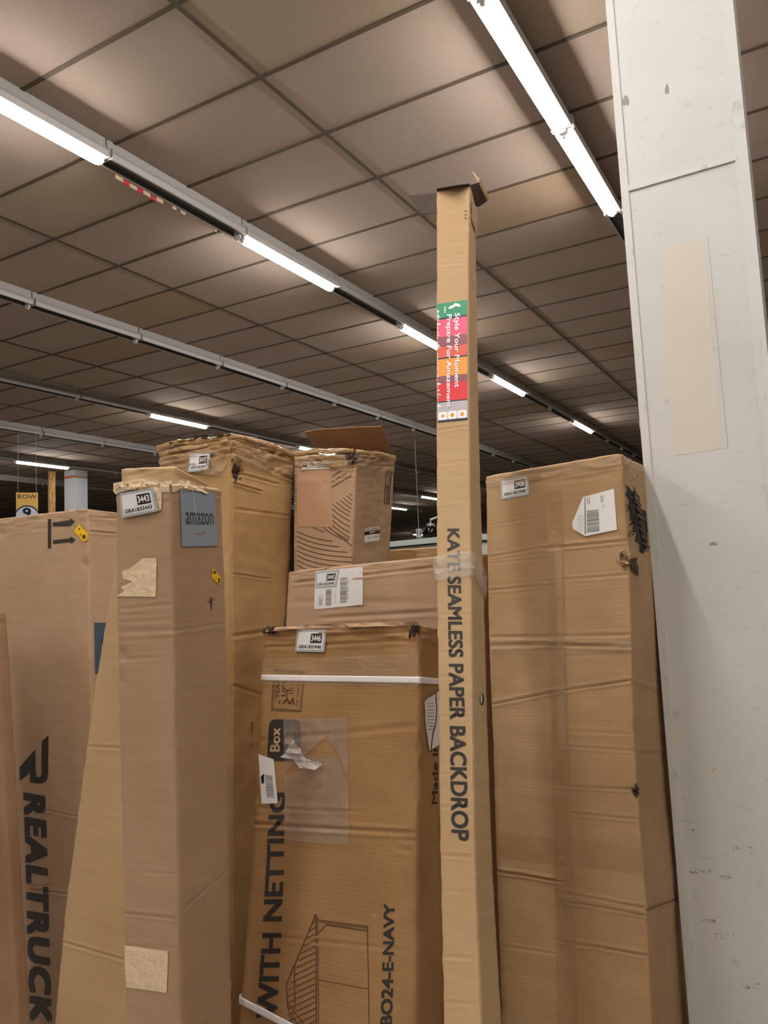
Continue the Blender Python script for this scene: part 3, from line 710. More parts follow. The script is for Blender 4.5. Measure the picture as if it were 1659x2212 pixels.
c46.decal_px('torn_film', 'F', [[(612, 1635), (640, 1597), (668, 1640), (655, 1660), (636, 1640)], [(655, 1658), (668, 1638), (700, 1650), (690, 1662)]], film('milky film', srgb(226, 218, 210), .7, .2, 1, 80), .007, 5, wrinkle=.010)
c46.decal_px('clear_tape', 'F', [[(568, 1425), (905, 1412), (905, 1482), (566, 1478)]], TAPE, .0016, 10, wrinkle=.0012)
c46.decal_px('clear_tape', 'F', [[(884, 1365), (904, 1365), (902, 1490), (884, 1490)]], TAPE_BR, .0020, 10, wrinkle=.001)
def qf(c, pts, face='F'): a, b = c.inv(face, *pts[0]), c.inv(face, *pts[1]); return lambda p: a[1] + (b[1] - a[1]) * (p - a[0]) / (b[0] - a[0])
f1 = qf(c46, [(565, 1464), (905, 1469)])
s1_ = c46.inv('S', 940, 1472)[1]
c46.band('strap', 'FSBL', lambda f, p: f1(p) if f == 'F' else f1(1) + (s1_ - f1(1)) * p if f == 'S' else (s1_ + (f1(0) - s1_) * p if f == 'B' else f1(0)), STRAP, .002, .0078, 0, 0, 20, .001, label='white plastic strap near the top')
f2 = qf(c46, [(512, 2155), (640, 2222)])
c46.band('strap', 'FL', lambda f, p: f2(p) if f == 'F' else f2(0), STRAP, .003, .0085, .001, 3, 20, .001, label='white strap slanting at the bottom edge')
crumple(c46, 'torn_corner', 'F', (585, 1360, 16, 5), 60, 12, KRAFT_DARK, 3); crumple(c46, 'torn_corner', 'F', (903, 1360, 18, 12), 70, 13, KRAFT_DARK, 4)
c46.decal_px('frayed_rim', 'F', [[(575, 1357), (660, 1352), (660, 1358), (575, 1366)], [(660, 1350), (905, 1343), (905, 1352), (660, 1358)]], KRAFT_PINK, .004, 8, wrinkle=.006)

# ---- carton behind it with address label
c45 = Carton('wide_carton', 'wide plain carton behind the strapped one, sticker 3445 on a white address label', (732, 1265, 2.4), 2,
             [(623, 1236), (617, 1345), (600, 1700)], [(1036, 1196), (1036, 1345), (1036, 1700)], [(1120, 1205), (1120, 1400)], KRAFT_PINK, seed=3, dep=.2, yaw=3)
c45.crease('F', 640, 1259, 930, 1226, 3.5, 9); c45.crease('F', 700, 1335, 935, 1322, 2.5, 14); c45.crease('F', 640, 1300, 900, 1300, 1, 20); c45.dent('F', 800, 1310, 60, 5)
c45.build()
bm = bmesh.new(); urect(bm, 0, 0, 1, 1, 0, 0, .02, 1); barcode(bm, .54, .10, .68, .78, .0004, 1, False, 8, 30); barcode(bm, .24, .06, .36, .50, .0004, 1, False, 9, 30)
for k in range(7): urect(bm, .10 + k * .012, .08, .105 + k * .012, .36 - (k % 3) * .05, .0004, 1)
for k in range(3): urect(bm, .70, .17 + k * .20, .71, .31 + k * .20, .0004, 1)
urect(bm, .44, .1, .445, .45, .0004, 1)
c45.decal('shipping_label', 'F', [(682, 1234), (784.6, 1224.3), (784.6, 1306.4), (679.4, 1316.5)], bm, [PAPER, GREYTXT], .0015, label='white address label with bar codes', flat=True)
inventory_sticker(c45, 'F', [(682.5, 1236), (734.4, 1230.8), (728, 1267.7), (682.6, 1271)], '3445')

# ---- 3443 carton, front left
c43 = Carton('long_carton', 'long square-section carton with taped top and sticker 3443, in front at left', (305, 1085, 1.6), -4,
             [(249, 1044), (250, 1230), (255, 1500), (262, 1750), (272, 2212)], [(368, 1042), (372, 1300), (378, 1600), (383, 1900), (390, 2212)],
             [(479, 1060), (487, 1250), (493, 1500), (496, 1650), (495, 1800), (502, 2212)], KRAFT_PINK, seed=4, rough=.0012)
for a in ((255, 1316, 368, 1305, 1.6, 6), (255, 1365, 370, 1360, 1.8, 9), (375, 1362, 482, 1347, 3, 7), (375, 1348, 430, 1346, 1.5, 6), (258, 1425, 340, 1420, 1.5, 6)): c43.crease('F' if a[0] < 370 else 'S', *a)
for a in ((266, 1882, 380, 1888, 1.2, 5), (266, 1972, 382, 1984, 3.2, 5), (268, 2042, 383, 2048, 1.2, 5)): c43.crease('F', *a)
c43.crease('S', 400, 1960, 494, 1880, 2.6, 7); c43.crease('S', 370, 1308, 480, 1306, .8, 6)
for k in range(5): c43.crease('F', 254, 1330 + k * 14, 365, 1326 + k * 13, .8, 5)
c43.dent('F', 262, 1415, 14, 8); c43.dent('F', 260, 1470, 12, 5); c43.dent('S', 378, 1204, 8, 5)
c43.build(dz=.009, nx=.012)
inventory_sticker(c43, 'F', [(263.4, 1066), (335.8, 1053.4), (347, 1103.8), (268, 1119.6)], '3443', off=.0046)
bm = bmesh.new(); urect(bm, 0, 0, 1, 1); utext(bm, 'amazon', .12, .39, .91, .61, .0006, 1, .012)
for k in range(8):
    t0, t1 = k / 8, (k + 1) / 8; yy = lambda t: .27 - .055 * math.sin(math.pi * (.15 + .75 * t)); stk(bm, [(.34 + .28 * t0, yy(t0)), (.34 + .28 * t1, yy(t1))], .012 + .008 * math.sin(math.pi * t0), .0006, 2)
stk(bm, [(.56, .262), (.64, .275), (.63, .23)], .012, .0006, 2)
c43.decal('printed_label', 'S', [(386, 1057), (461, 1065), (468.4, 1179), (391, 1181)], bm, [BLUEGREY, newmat('dark grey lettering', srgb(74, 76, 80), .6), ORANGEF], .0012, flat=True, label='blue grey printed label on the right face')
bm = bmesh.new(); upoly(bm, ((.05, 1), (1, .45), (.95, 0), (.1, .38), (0, .60), (.12, .62))); utext(bm, '8', .70, .12, .90, .40, .0005, 1, .03); stk(bm, [(.45, .3), (.47, .42)], .04, .0005, 1); urect(bm, .2, .64, .4, .8, .0005, 1)
c43.decal('price_sticker', 'S', [(456, 1226), (477, 1226), (475, 1264), (455, 1264)], bm, [YELLOW, BLACK], .0018, label='small yellow sticker numbered 8')
for nm, pl in (('tape_residue', [[(309, 1206), (340, 1205), (339, 1250), (337, 1289), (253, 1288), (270, 1276), (262, 1268), (288, 1256), (268, 1250), (266, 1234), (282, 1228), (302, 1226), (310, 1238), (322, 1232), (318, 1222), (306, 1218)]]),
               ('tape_residue', [[(270, 2042), (286, 2044), (364, 2053), (362, 2144), (274, 2132), (271, 2090)]])):
    c43.decal_px(nm, 'F', pl, MASK, .001, 12, wrinkle=.001, label='patch of cream masking tape')
# masking tape over the top
c43.decal_px('masking_tape', 'F', [[(247, 1044), (300, 1034), (368, 1036), (368, 1064), (352, 1063), (351, 1100), (345, 1103), (337, 1051), (300, 1056), (262, 1063), (252, 1068), (247, 1062)]], MASK, .0016, 6, wrinkle=.0016)
c43.decal_px('masking_tape', 'S', [[(369, 1038), (395, 1035), (430, 1048), (434, 1058), (448, 1067), (441, 1068), (430, 1062), (390, 1057), (372, 1064), (368, 1062)]], MASK, .0020, 5, wrinkle=.0025)
crumple(c43, 'tape_shreds', 'F', (300, 1047, 90, 7), 34, 9, MASK, 8, .008); crumple(c43, 'tape_shreds', 'S', (402, 1046, 46, 9), 26, 10, MASK, 9, .009)
bm = bmesh.new(); tube(bm, [c43.pt('S', *c43.inv('S', x, y), .003) for x, y in ((411, 1056), (414, 1072), (419, 1100), (421, 1118), (428, 1130), (433, 1136))], .0006, 5); obj('loose_thread', bm, PAPER, c43.root)
c43.decal_px('ink_smear', 'S', [[(453, 1290), (456, 1288), (458, 1305), (456, 1322), (454, 1308)], [(446, 1298), (455, 1300), (464, 1290), (456, 1304)]], INK_BROWN, .001, 8)

# ---- leaning carton behind 3443
cle = Carton('leaning_carton', 'long carton leaning to the left behind the masking-taped one, showing a bare pale panel', (378, 1010, 1.86), -1,
             [(262, 1014), (252, 1200), (205, 1480), (140, 1960), (117, 2212)], [(378, 1009), (374, 1250), (362, 1500), (345, 2212)], [(472, 1056), (466, 1500), (450, 2212)], KRAFT_PALE, seed=5, rough=.001, maxdep=.14)
cle.crease('F', 190, 1612, 275, 1616, 3, 6); cle.crease('F', 135, 2035, 275, 2075, 3.5, 7)
cle.build()

# ---- big carton at left
crt = Carton('big_carton', 'big pinkish carton at left with huge black lettering and two arrows', (192, 1100, 2.38), 1,
             [(-40, 1127), (8, 1450), (31, 1794), (53, 2212)], [(191, 1100), (195, 1235), (200, 1500), (203, 2212)], [(262, 1109), (262, 1500), (258, 2212)], KRAFT_PINK, seed=6, rough=.0012)
for a in ((60, 1920, 150, 1932, 3, 6), (100, 1750, 170, 1765, 1.5, 6), (55, 1915, 110, 1912, 2, 6)): crt.crease('F', *a)
crt.crease('S', 197, 1148, 245, 1152, 4, 6); crt.crease('S', 196, 1118, 245, 1120, 2.5, 6); crt.dent('F', 188, 1220, 14, 8); crt.dent('F', 3, 1153, 14, 8)
crt.build(nx=.016)
crt.decal('printed_lettering', 'F', [(99, 1712), (113, 2209), (64, 2209), (49, 1712)], textbm('REALTRUCK', bold=.06, shear=.14, spacing=1.14), INK, .001, label='large black lettering REALTRUCK')
T = lambda x, y: (x / 2.904, 1450 + y / 2.904)
crt.decal_px('printed_logo', 'F', [[T(*p) for p in ((305, 400), (305, 640), (300, 676), (285, 695), (255, 704), (188, 698), (188, 632), (122, 688), (122, 603), (222, 490), (226, 640), (235, 662), (252, 664), (262, 648), (264, 440))]], INK, .001, 14, label='angular black R logo')
def arrow(x0, y0, x1, y1, w, hw, hl):
    l = math.hypot(x1 - x0, y1 - y0); dx, dy = (x1 - x0) / l, (y1 - y0) / l; nx_, ny_ = -dy, dx; mx, my = x1 - dx * hl, y1 - dy * hl
    return [(x0 - nx_ * w / 2, y0 - ny_ * w / 2), (mx - nx_ * w / 2, my - ny_ * w / 2), (mx - nx_ * hw / 2, my - ny_ * hw / 2), (x1, y1), (mx + nx_ * hw / 2, my + ny_ * hw / 2), (mx + nx_ * w / 2, my + ny_ * w / 2), (x0 + nx_ * w / 2, y0 + ny_ * w / 2)]
crt.decal_px('arrow_mark', 'F', [arrow(115, 1133, 163, 1126, 8, 17, 11), arrow(115, 1171, 164, 1165.5, 8, 17, 11), [(104, 1121), (111, 1121), (111, 1184.5), (104, 1184.5)]], INK, .001, 14, label='two black arrows beside a bar')
psk = crt.decal_px('price_sticker', 'F', [([(172.4, 1132), (192, 1152.7), (190.5, 1166.8), (182.6, 1170), (162, 1148)], 0, 0), ([(173, 1140), (175.5, 1142), (174.5, 1145.5), (172, 1143.5)], .0005, 1), ([(176, 1152), (178, 1154), (176.5, 1158), (175.5, 1157)], .0005, 1)], [YELLOW, BLACK], .002, 6, wrinkle=.0015, label='small crumpled yellow sticker numbered 8')
crt.decal('sticker_digit', 'F', [(182.5, 1154), (189, 1157), (186, 1165), (180.5, 1161)], textbm('8', bold=.03), BLACK, .0046, parent=psk)
bm = bmesh.new(); urect(bm, 0, 0, 1, 1); utext(bm, 'u', .55, .45, .9, .68, .0005, 1, .03)
crt.decal('blue_label', 'S', [(203, 1345), (232, 1345), (232, 1455), (205, 1455)], bm, [newmat('slate blue label', srgb(70, 84, 104), .5), BLACK], .0015, label='slate blue label on the shaded side')

# ---- thin carton cut by the left frame edge
clf = Carton('thin_carton', 'thin brown carton cut off by the left edge of the picture, darkest of the row', (10, 1500, 2.12), 3,
             [(-150, 1360), (-150, 2212)], [(-12, 1325), (-2, 1450), (14, 1760), (30, 2035), (40, 2212)], [(3, 1325), (26, 1450), (34, 1794), (43, 2035), (54, 2212)], KRAFT_OLD, seed=7, dep=.035)
clf.crease('F', -20, 1960, 30, 1938, 2.5, 6); clf.crease('F', -20, 2015, 33, 1990, 2, 6)
clf.build()

# ---- 3447 carton, tall, behind
c47 = Carton('crushed_top_carton', 'golden tall carton with crushed taped lid and sticker 3447, behind the masking-taped one', (437, 1000, 2.9), 3,
             [(345, 982), (348, 1200), (350, 1500), (352, 1700)], [(503, 946), (499, 1100), (498, 1350), (499, 1600), (500, 2000)], [(634, 987), (628, 1200), (617, 1345), (610, 1700)], KRAFT_GOLD, seed=8, rough=.003, top_rough=.012, edge=.006)
for a in ((350, 1012, 500, 977, 12, 14), (350, 998, 500, 962, 8, 9)): c47.crease('F', *a)
for a in ((505, 975, 630, 1035, 8, 14), (505, 962, 630, 1005, 5, 8), (510, 1045, 560, 1060, 6, 7), (505, 1020, 600, 1045, 4, 9), (510, 1240, 575, 1250, 4, 7), (515, 1100, 625, 1115, 2, 12), (500, 1375, 600, 1360, 3, 16), (502, 1480, 560, 1500, 3, 12)): c47.crease('S', *a)
c47.crease('S', 583, 1060, 576, 1400, 1.5, 6); c47.dent('S', 512, 1020, 22, 22); c47.dent('S', 590, 1010, 50, 12)
c47.build(dz=.010)
inventory_sticker(c47, 'F', [(414.3, 982), (460, 977.5), (456.3, 1016.8), (410.8, 1021)], '3447', off=.006)
crumple(c47, 'puncture', 'S', (512, 1018, 10, 22), 60, 16, TORN, 11, .004, label='dark puncture torn in the corner')
fold(c47, 'crushed_lid', [('F', 340, 970), ('F', 390, 957), ('F', 445, 949), ('F', 503, 942), ('S', 540, 950), ('S', 590, 966), ('S', 636, 986)], .009, 1, KRAFT_TAPED)
fold(c47, 'crushed_lid', [('F', 344, 982), ('F', 400, 970), ('F', 450, 962), ('F', 503, 955), ('S', 540, 963), ('S', 590, 980), ('S', 632, 998)], .008, 2, KRAFT_TAPED)
fold(c47, 'crushed_lid', [('F', 348, 992), ('F', 420, 979), ('F', 470, 968), ('F', 503, 966)], .006, 3, KRAFT_TAPED)
c47.decal_px('clear_tape', 'F', [[(350, 990), (503, 955), (503, 985), (480, 1030), (460, 985), (350, 1012)]], TAPE, .006, 8, wrinkle=.008)
c47.decal_px('clear_tape', 'S', [[(503, 958), (560, 972), (632, 1000), (625, 1030), (560, 1020), (505, 990)]], TAPE, .008, 8, wrinkle=.008)
c47.decal_px('open_rim', 'F', [[(360, 963), (400, 948), (440, 940), (500, 934), (503, 940), (440, 946), (400, 954)]], TORN, .0, 8, wrinkle=.006)
c47.decal('printed_lettering', 'S', [(540, 1612), (540, 1560), (547, 1560), (547, 1612)], textbm('C     .com', bold=.01), INK_BROWN, .001)

# ---- patterned carton with the raised flap
cpt = Carton('patterned_carton', 'carton printed with curved brown lines, one top flap standing open', (767, 1020, 2.9), 2,
             [(636, 985), (634, 1100), (634, 1240), (634, 1500)], [(770, 984), (764, 1100), (759, 1215), (752, 1500)], [(853, 990), (847, 1100), (840, 1211), (830, 1500)], KRAFT_PINK, seed=9, rough=.0018, top_rough=.014)
for a in ((640, 996, 765, 992, 8, 8), (640, 1012, 765, 1010, 6, 7), (645, 1035, 760, 1033, 2, 8)): cpt.crease('F', *a)
cpt.crease('S', 772, 1000, 850, 1008, 5, 9); cpt.dent('F', 760, 985, 20, 14)
cpt.build(dz=.010)
Lns = []
Zq = lambda x, y: (600 + x / 5.53, 900 + y / 5.53)
def pz(pts, w=1.7):
    for a, b in zip(pts, pts[1:]): ln(*Zq(*a), *Zq(*b), w)
for k in range(6):
    y0 = 720 + k * 62; pz([(650, y0 if k else 710), (650 + min(262, 110 + k * 62), y0 - min(262, 110 + k * 62) * .62)])
pz([(655, 985), (912, 800)]); pz([(655, 1045), (912, 880)], 1.9)
for k in range(9):
    x0, y0 = (700 + k * 38 if k < 6 else 655, 1020 - k * 24 if k < 6 else 1110)
for x0, y0 in ((860, 920), (825, 945), (785, 970), (745, 995), (700, 1020), (658, 1045), (655, 1105), (655, 1175), (655, 1240), (655, 1300), (590, 1305), (525, 1305)):
    pts = []
    for k in range(7):
        t = k / 6; x = x0 + (905 - x0) * t; pts.append((x, y0 + (x - x0) * .92 - (x - x0) ** 2 * .00115))
    pz(pts)
pz([(590, 1305), (885, 1545)], 1.9)
for k in range(13):
    y0 = 1330 + k * 58; pts = []
    x0 = 230 if k > 0 else 400
    xe = min(880, 560 + k * 90) if k < 4 else 880
    for q in range(9):
        x = x0 + (xe - x0) * q / 8; pts.append((x, y0 - 20 + 150 * (1 - math.exp(-(x - x0) / 260)) + 0))
    if y0 < 1830: pz(pts)
for k in range(14): pz([(200, 700 + k * 32), (232, 704 + k * 32)], 1.2)
for k in range(10): pz([(196, 1180 + k * 60), (300, 1280 + k * 60)], 1.4)
cpt.decal_px('line_pattern', 'F', [q for q in Lns if 636 < q[0][0] < 762 and 636 < q[1][0] < 762], INK_BROWN, .001, 40, label='pattern of curved brown lines')['kind'] = 'stuff'
cpt.decal_px('brown_tape', 'F', [[(641, 1018), (716, 1015), (718, 1138), (645, 1138)]], newmat('smooth brown paper tape', srgb(186, 146, 112), .5), .0012, 12)
bm = bmesh.new(); urect(bm, 0, 0, 1, 1, 0, 0); urect(bm, .02, .35, .2, .8, .0004, 1); urect(bm, .55, .3, .98, .95, .0004, 2); urect(bm, .25, .55, .48, .9, .0004, 1)
cpt.decal('label', 'F', [(653, 997), (717, 1001), (716, 1013), (653, 1015)], bm, [PAPER, BLACK, GREYTXT], .002, wrinkle=.002)
bm = bmesh.new(); urect(bm, 0, 0, 1, 1, 0, 0); urect(bm, 0, .50, 1, .76, .0004, 1); utext(bm, 'EMMY', .35, .55, .68, .71, .0008, 0, .02); utext(bm, '1 OF 1 - FINAL', .06, .82, .85, .92, .0006, 1, .01); utext(bm, '5 No. 13. 0000', .2, .25, .88, .36, .0006, 1, .01)
cpt.decal('label', 'S', [(787, 1141), (819.5, 1136.5), (818, 1167.5), (786, 1172)], bm, [PAPER, BLACK], .0015)
cpt.decal_px('paper_patch', 'S', [[(787, 1023), (825, 1022), (820, 1137), (785, 1141)]], newmat('dull brown paper', srgb(176, 138, 106), .8), .001, 12)
Lns = []
for a, b in (((1295, 665), (1360, 668)), ((1360, 668), (1338, 830)), ((1338, 830), (1280, 825)), ((1280, 825), (1295, 665)), ((1280, 845), (1338, 845)), ((1338, 845), (1328, 1045)), ((1328, 1045), (1268, 1040)), ((1268, 1040), (1280, 845)), ((1302, 850), (1296, 1035)), ((1318, 850), (1312, 1035)), ((1310, 690), (1340, 750)), ((1340, 750), (1305, 790))): pz([a, b], 1.5)
cpt.decal_px('handling_mark', 'S', Lns, INK, .001, 40)
zc1 = zof(cpt, 'F', 650, 985); zc2 = zof(cpt, 'S', 853, 990)
bm = bmesh.new(); slab(bm, [at(852, 986, zc2), at(678, 966, zc2 + .2), at(657, 933, zc2 + .05), at(690, 927, zc2 - .02), at(780, 922, zc2 - .10), at(824, 921, zc2 - .14)], .004)
obj('flap', bm, KRAFT_OLD, cpt.root)
cpt.decal_px('clear_tape', 'S', [[(772, 990), (852, 992), (850, 1022), (826, 1024), (824, 1130), (842, 1130), (841, 1150), (768, 1150), (768, 1022)]], TAPE, .003, 8, wrinkle=.003)
cpt.decal_px('clear_tape', 'F', [[(640, 988), (765, 986), (762, 1018), (718, 1014), (716, 1002), (640, 1003)]], TAPE, .006, 8, wrinkle=.008)
crumple(cpt, 'torn_corner', 'F', (762, 985, 18, 16), 60, 18, KRAFT_DARK, 21, .01)
fold(cpt, 'crushed_rim', [('F', 634, 979), ('F', 690, 974), ('F', 768, 975)], .008, 4, KRAFT_TAPED); fold(cpt, 'crushed_rim', [('F', 636, 992), ('F', 690, 988), ('F', 762, 992)], .008, 5, KRAFT_TAPED); fold(cpt, 'crushed_rim', [('F', 715, 1007), ('F', 740, 1006), ('F', 763, 1009)], .007, 6, KRAFT_TAPED)
fold(cpt, 'crushed_rim', [('S', 770, 977), ('S', 810, 980), ('S', 853, 991)], .008, 7, KRAFT_TAPED)

# ---- 3908 carton beside the column
c08 = Carton('battered_carton', 'tall battered carton beside the white column, sticker 3908 and a torn corner', (1110, 1055, 2.13), 3,
             [(1049, 1030), (1052, 1200), (1058, 1450), (1068, 1750), (1082, 2212)], [(1343, 981), (1358, 1200), (1365, 1400), (1371, 1600), (1384, 1800), (1396, 1952), (1401, 2050), (1409, 2212)],
             [(1395, 1012), (1440, 1480), (1470, 1945), (1492, 2212)], KRAFT_TAN, seed=10, rough=.0018, top_rough=.004, maxdep=.5)
for a in ((1065, 1202, 1185, 1181, 3, 5), (1188, 1184, 1350, 1168, 5, 7), (1062, 1275, 1185, 1264, 3.5, 5), (1190, 1254, 1352, 1242, 3, 5), (1060, 1217, 1180, 1206, 1.5, 5), (1075, 1132, 1180, 1114, 1.6, 5), (1060, 1395, 1190, 1391, 3, 10),
          (1190, 1392, 1365, 1398, 6, 8), (1062, 1376, 1355, 1372, 2, 9), (1060, 1522, 1200, 1494, 5, 6), (1200, 1494, 1368, 1469, 5, 6), (1225, 1612, 1372, 1622, 2.5, 5), (1215, 1697, 1380, 1707, 3, 5), (1230, 1756, 1376, 1770, 3, 5),
          (1078, 1882, 1200, 1902, 8, 6), (1215, 1928, 1394, 1962, 4, 5), (1215, 1945, 1394, 1978, 5, 5), (1220, 2034, 1402, 2065, 5, 6), (1090, 2045, 1190, 2060, 1.6, 6), (1235, 1580, 1360, 1585, 1, 7)): c08.crease('F', *a)
for a in ((1368, 1475, 1420, 1495, 4, 6), (1372, 1626, 1432, 1625, 3, 5), (1398, 1966, 1460, 1942, 7, 6), (1403, 2062, 1450, 2030, 2.5, 6)): c08.crease('S', *a)
c08.crease('F', 1195, 1010, 1203, 1500, 1.5, 4); c08.crease('F', 1203, 1500, 1222, 2212, 1.5, 4); c08.dent('F', 1365, 1175, 22, 10); c08.dent('F', 1375, 1712, 12, 9)
c08.build(dz=.008, nx=.013)
inventory_sticker(c08, 'F', [(1080.7, 1037), (1142, 1025), (1143.8, 1068.9), (1083.4, 1080)], '3908')
bm = bmesh.new(); upoly(bm, ((.25, .90), (1, 1), (1, .06), (.30, 0), (.02, .2), (0, .34), (.12, .62)))
urect(bm, .29, .04, .315, .88, .0005, 1); barcode(bm, .34, .08, .62, .60, .0005, 1, False, 5, 30)
for k in range(7): urect(bm, .70, .66 - k * .012, .76, .664 - k * .012, .0005, 2)
for x in (.36, .40, .68, .72): urect(bm, x, .72, x + .015, .88, .0005, 1)
for k in range(9): urect(bm, .12, .12 + k * .045, .26, .13 + k * .045, .0005, 2)
c08.decal('shipping_label', 'F', [(1238, 1068), (1326.6, 1055.7), (1333.7, 1150), (1236, 1162)], bm, [PAPER, GREYTXT, LGREY], .003, flat=True, label='white shipping label with torn left side')
TP = [([(1050, 1032), (1343, 984), (1344, 1003), (1051, 1056)], TAPE, .0025), ([(1180, 1060), (1215, 1058), (1226, 1500), (1250, 2212), (1205, 2212), (1190, 1500)], TAPE_BR, .0014),
      ([(1063, 1378), (1362, 1376), (1364, 1412), (1064, 1412)], TAPE, .0022), ([(1076, 1795), (1386, 1830), (1392, 1890), (1078, 1848)], TAPE_BR, .0020), ([(1200, 1180), (1215, 1180), (1221, 1620), (1206, 1620)], TAPE, .0026)]
for pl, m_, o_ in TP: c08.decal_px('packing_tape', 'F', [pl], m_, o_, 9, wrinkle=.0015)
c08.decal_px('packing_tape', 'S', [[(1345, 984), (1392, 1010), (1392, 1022), (1345, 1003)]], TAPE, .0025, 9, wrinkle=.002)
c08.decal_px('torn_opening', 'S', [[(1349, 1046), (1358, 1054), (1360, 1064), (1367, 1068), (1370, 1080), (1378, 1086), (1382, 1098), (1392, 1104), (1396, 1130), (1398, 1180), (1388, 1196), (1380, 1190), (1382, 1176), (1371, 1168), (1374, 1152), (1365, 1140), (1368, 1128), (1359, 1116), (1362, 1104), (1355, 1092), (1358, 1080), (1349, 1068), (1353, 1058)]], GAP, .0010, 5, wrinkle=.002, label='torn open corner showing dark corrugation')
for k in range(8):
    x0, y0 = 1361 + k * 3.2, 1066 + k * 15; c08.decal_px('flute', 'S', [[(x0, y0), (x0 + 5, y0 - 2), (x0 + 16, y0 + 10), (x0 + 15, y0 + 17), (x0 + 3, y0 + 6)]], KRAFT_DARK, .004, 5, wrinkle=.004)
c08.decal_px('torn_flute', 'S', [[(1357, 1208), (1372, 1205), (1376, 1245), (1366, 1235), (1360, 1230)]], TORN, .0015, 5, wrinkle=.006)
crumple(c08, 'torn_corner', 'S', (1366, 1112, 12, 70), 90, 9, TORN, 31, .005); crumple(c08, 'torn_corner', 'F', (1353, 1205, 16, 16), 60, 14, KRAFT_PALE, 33, .012); crumple(c08, 'torn_corner', 'F', (1374, 1712, 9, 14), 30, 10, TORN, 34, .005)

# ---- far carton and pale counter glimpsed in the gap
cf = Carton('far_carton', 'low brown carton edge seen in the gap left of the tall narrow box', (890, 1195, 3.4), 0, [(838, 1190), (838, 1260)], [(960, 1182), (960, 1260)], [(1010, 1184), (1010, 1260)], KRAFT_GOLD, seed=12, dep=.2, yaw=6)
cf.build(dz=.02)

# ================================================================== column
cl = at(1415, 1250, 2.2); cw, cd = .34, .34
cc0 = Vector((cl[0], cl[1], 0)) + Vector(U) * cw / 2 + Vector(A) * cd / 2
COLM = newmat('scuffed white column paint', srgb(228, 224, 214), .45)
N, L, B = nodes(COLM); ob = N.new('ShaderNodeTexCoord').outputs['Object']
big = noisen(N, L, ob, 2.2, 5, .6); sm = noisen(N, L, mapping(N, L, ob, (1, 1, 2.2)), 17, 6, .65); sm2 = noisen(N, L, mapping(N, L, ob, (1.2, 1, 3)), 34, 6, .7)
c_ = mixc(N, L, ramp(N, L, big, .35, .7), srgb(216, 214, 210), srgb(206, 204, 198))
c_ = mixc(N, L, ramp(N, L, sm, .60, .76), c_, srgb(186, 184, 178)); c_ = mixc(N, L, ramp(N, L, sm2, .70, .78), c_, srgb(112, 108, 100))
L.new(c_, B.inputs['Base Color'])
bp = N.new('ShaderNodeBump'); bp.inputs['Strength'].default_value = .15; L.new(sm, bp.inputs['Height']); L.new(bp.outputs[0], B.inputs['Normal'])
GUARD = newmat('worn corner guard', srgb(214, 213, 206), .5)
N, L, B = nodes(GUARD); ob = N.new('ShaderNodeTexCoord').outputs['Object']; a_ = noisen(N, L, mapping(N, L, ob, (1, 1, .35)), 26, 6, .7)
L.new(mixc(N, L, ramp(N, L, a_, .58, .74), srgb(214, 213, 208), srgb(164, 162, 152)), B.inputs['Base Color'])
TILT = -.0105
cbase = cc0 - Vector(U) * (1.45 * math.sin(TILT))
col_o = empty('column', cbase, 'white painted square column with scuffs on the right of the picture', 'column', None, ROT)
col_o.rotation_euler = (0, TILT, ROT)
CM = Matrix.Translation(cbase) @ col_o.rotation_euler.to_matrix().to_4x4()
H = CZ
bm = bmesh.new(); box(bm, (0, 0, H / 2 + .01), (cw, cd, H)); local('shaft', bm, COLM, col_o)
fy = -cd / 2
for sx in (-1, 1):
    bm = bmesh.new(); w_ = .018 if sx < 0 else .03
    box(bm, (sx * (cw / 2 - w_ / 2), fy - .0025, H / 2), (w_, .005, H)); box(bm, (sx * (cw / 2 + .0022), fy + .012, H / 2), (.0045, .034, H))
    local('corner_guard', bm, GUARD, col_o)
def colpt(x, y):                                               # picture point -> column front face, own coordinates
    o = CM.inverted() @ Vector((0, 0, EYE)); r = CM.inverted().to_3x3() @ Vector(ray(x, y)); return o + r * ((fy - o.y) / r.y)
def colpoly(name, pts, m, t=.002, label=None):
    bm = bmesh.new(); q = [colpt(*p) for p in pts]; a = [bm.verts.new(p) for p in q]; b = [bm.verts.new(p - Vector((0, t, 0))) for p in q]; n = len(q)
    bm.faces.new(b); 
    for i in range(n): bm.faces.new((a[i], a[(i + 1) % n], b[(i + 1) % n], b[i]))
    bmesh.ops.recalc_face_normals(bm, faces=bm.faces[:]); o = local(name, bm, m, col_o)
    if label: o['label'] = label
    return o
colpoly('cover_strip', [(1355, 403), (1592, 337), (1592, 347), (1356, 415)], GUARD, .006, 'slanting painted joint strip across the column')
colpoly('paper_patch', [(1430, 533), (1522, 514), (1540, 760), (1565, 968), (1455, 985), (1440, 760)], newmat('yellowed taped paper', srgb(214, 207, 192), .6), .0006, 'faint yellowed paper taped to the column')
colpoly('paper_edge', [(1528, 512), (1530, 512), (1573, 968), (1571, 968)], newmat('tape edge', srgb(190, 186, 176), .3), .0009)
SC = newmat('grey scuff', srgb(150, 148, 142), .6); CHIP = newmat('cream paint chip', srgb(214, 208, 190), .6); PENC = newmat('pencil smear', srgb(104, 100, 94), .6)
for x, y, rx, ry in ((1441, 194, 5, 11), (1352, 219, 8, 11), (1541, 1175, 9, 4)):
    colpoly('scuff', [(x + rx * math.cos(t), y + ry * math.sin(t) * (1 + .3 * math.sin(3 * t))) for t in [q * math.pi / 6 for q in range(12)]], SC, .0004)
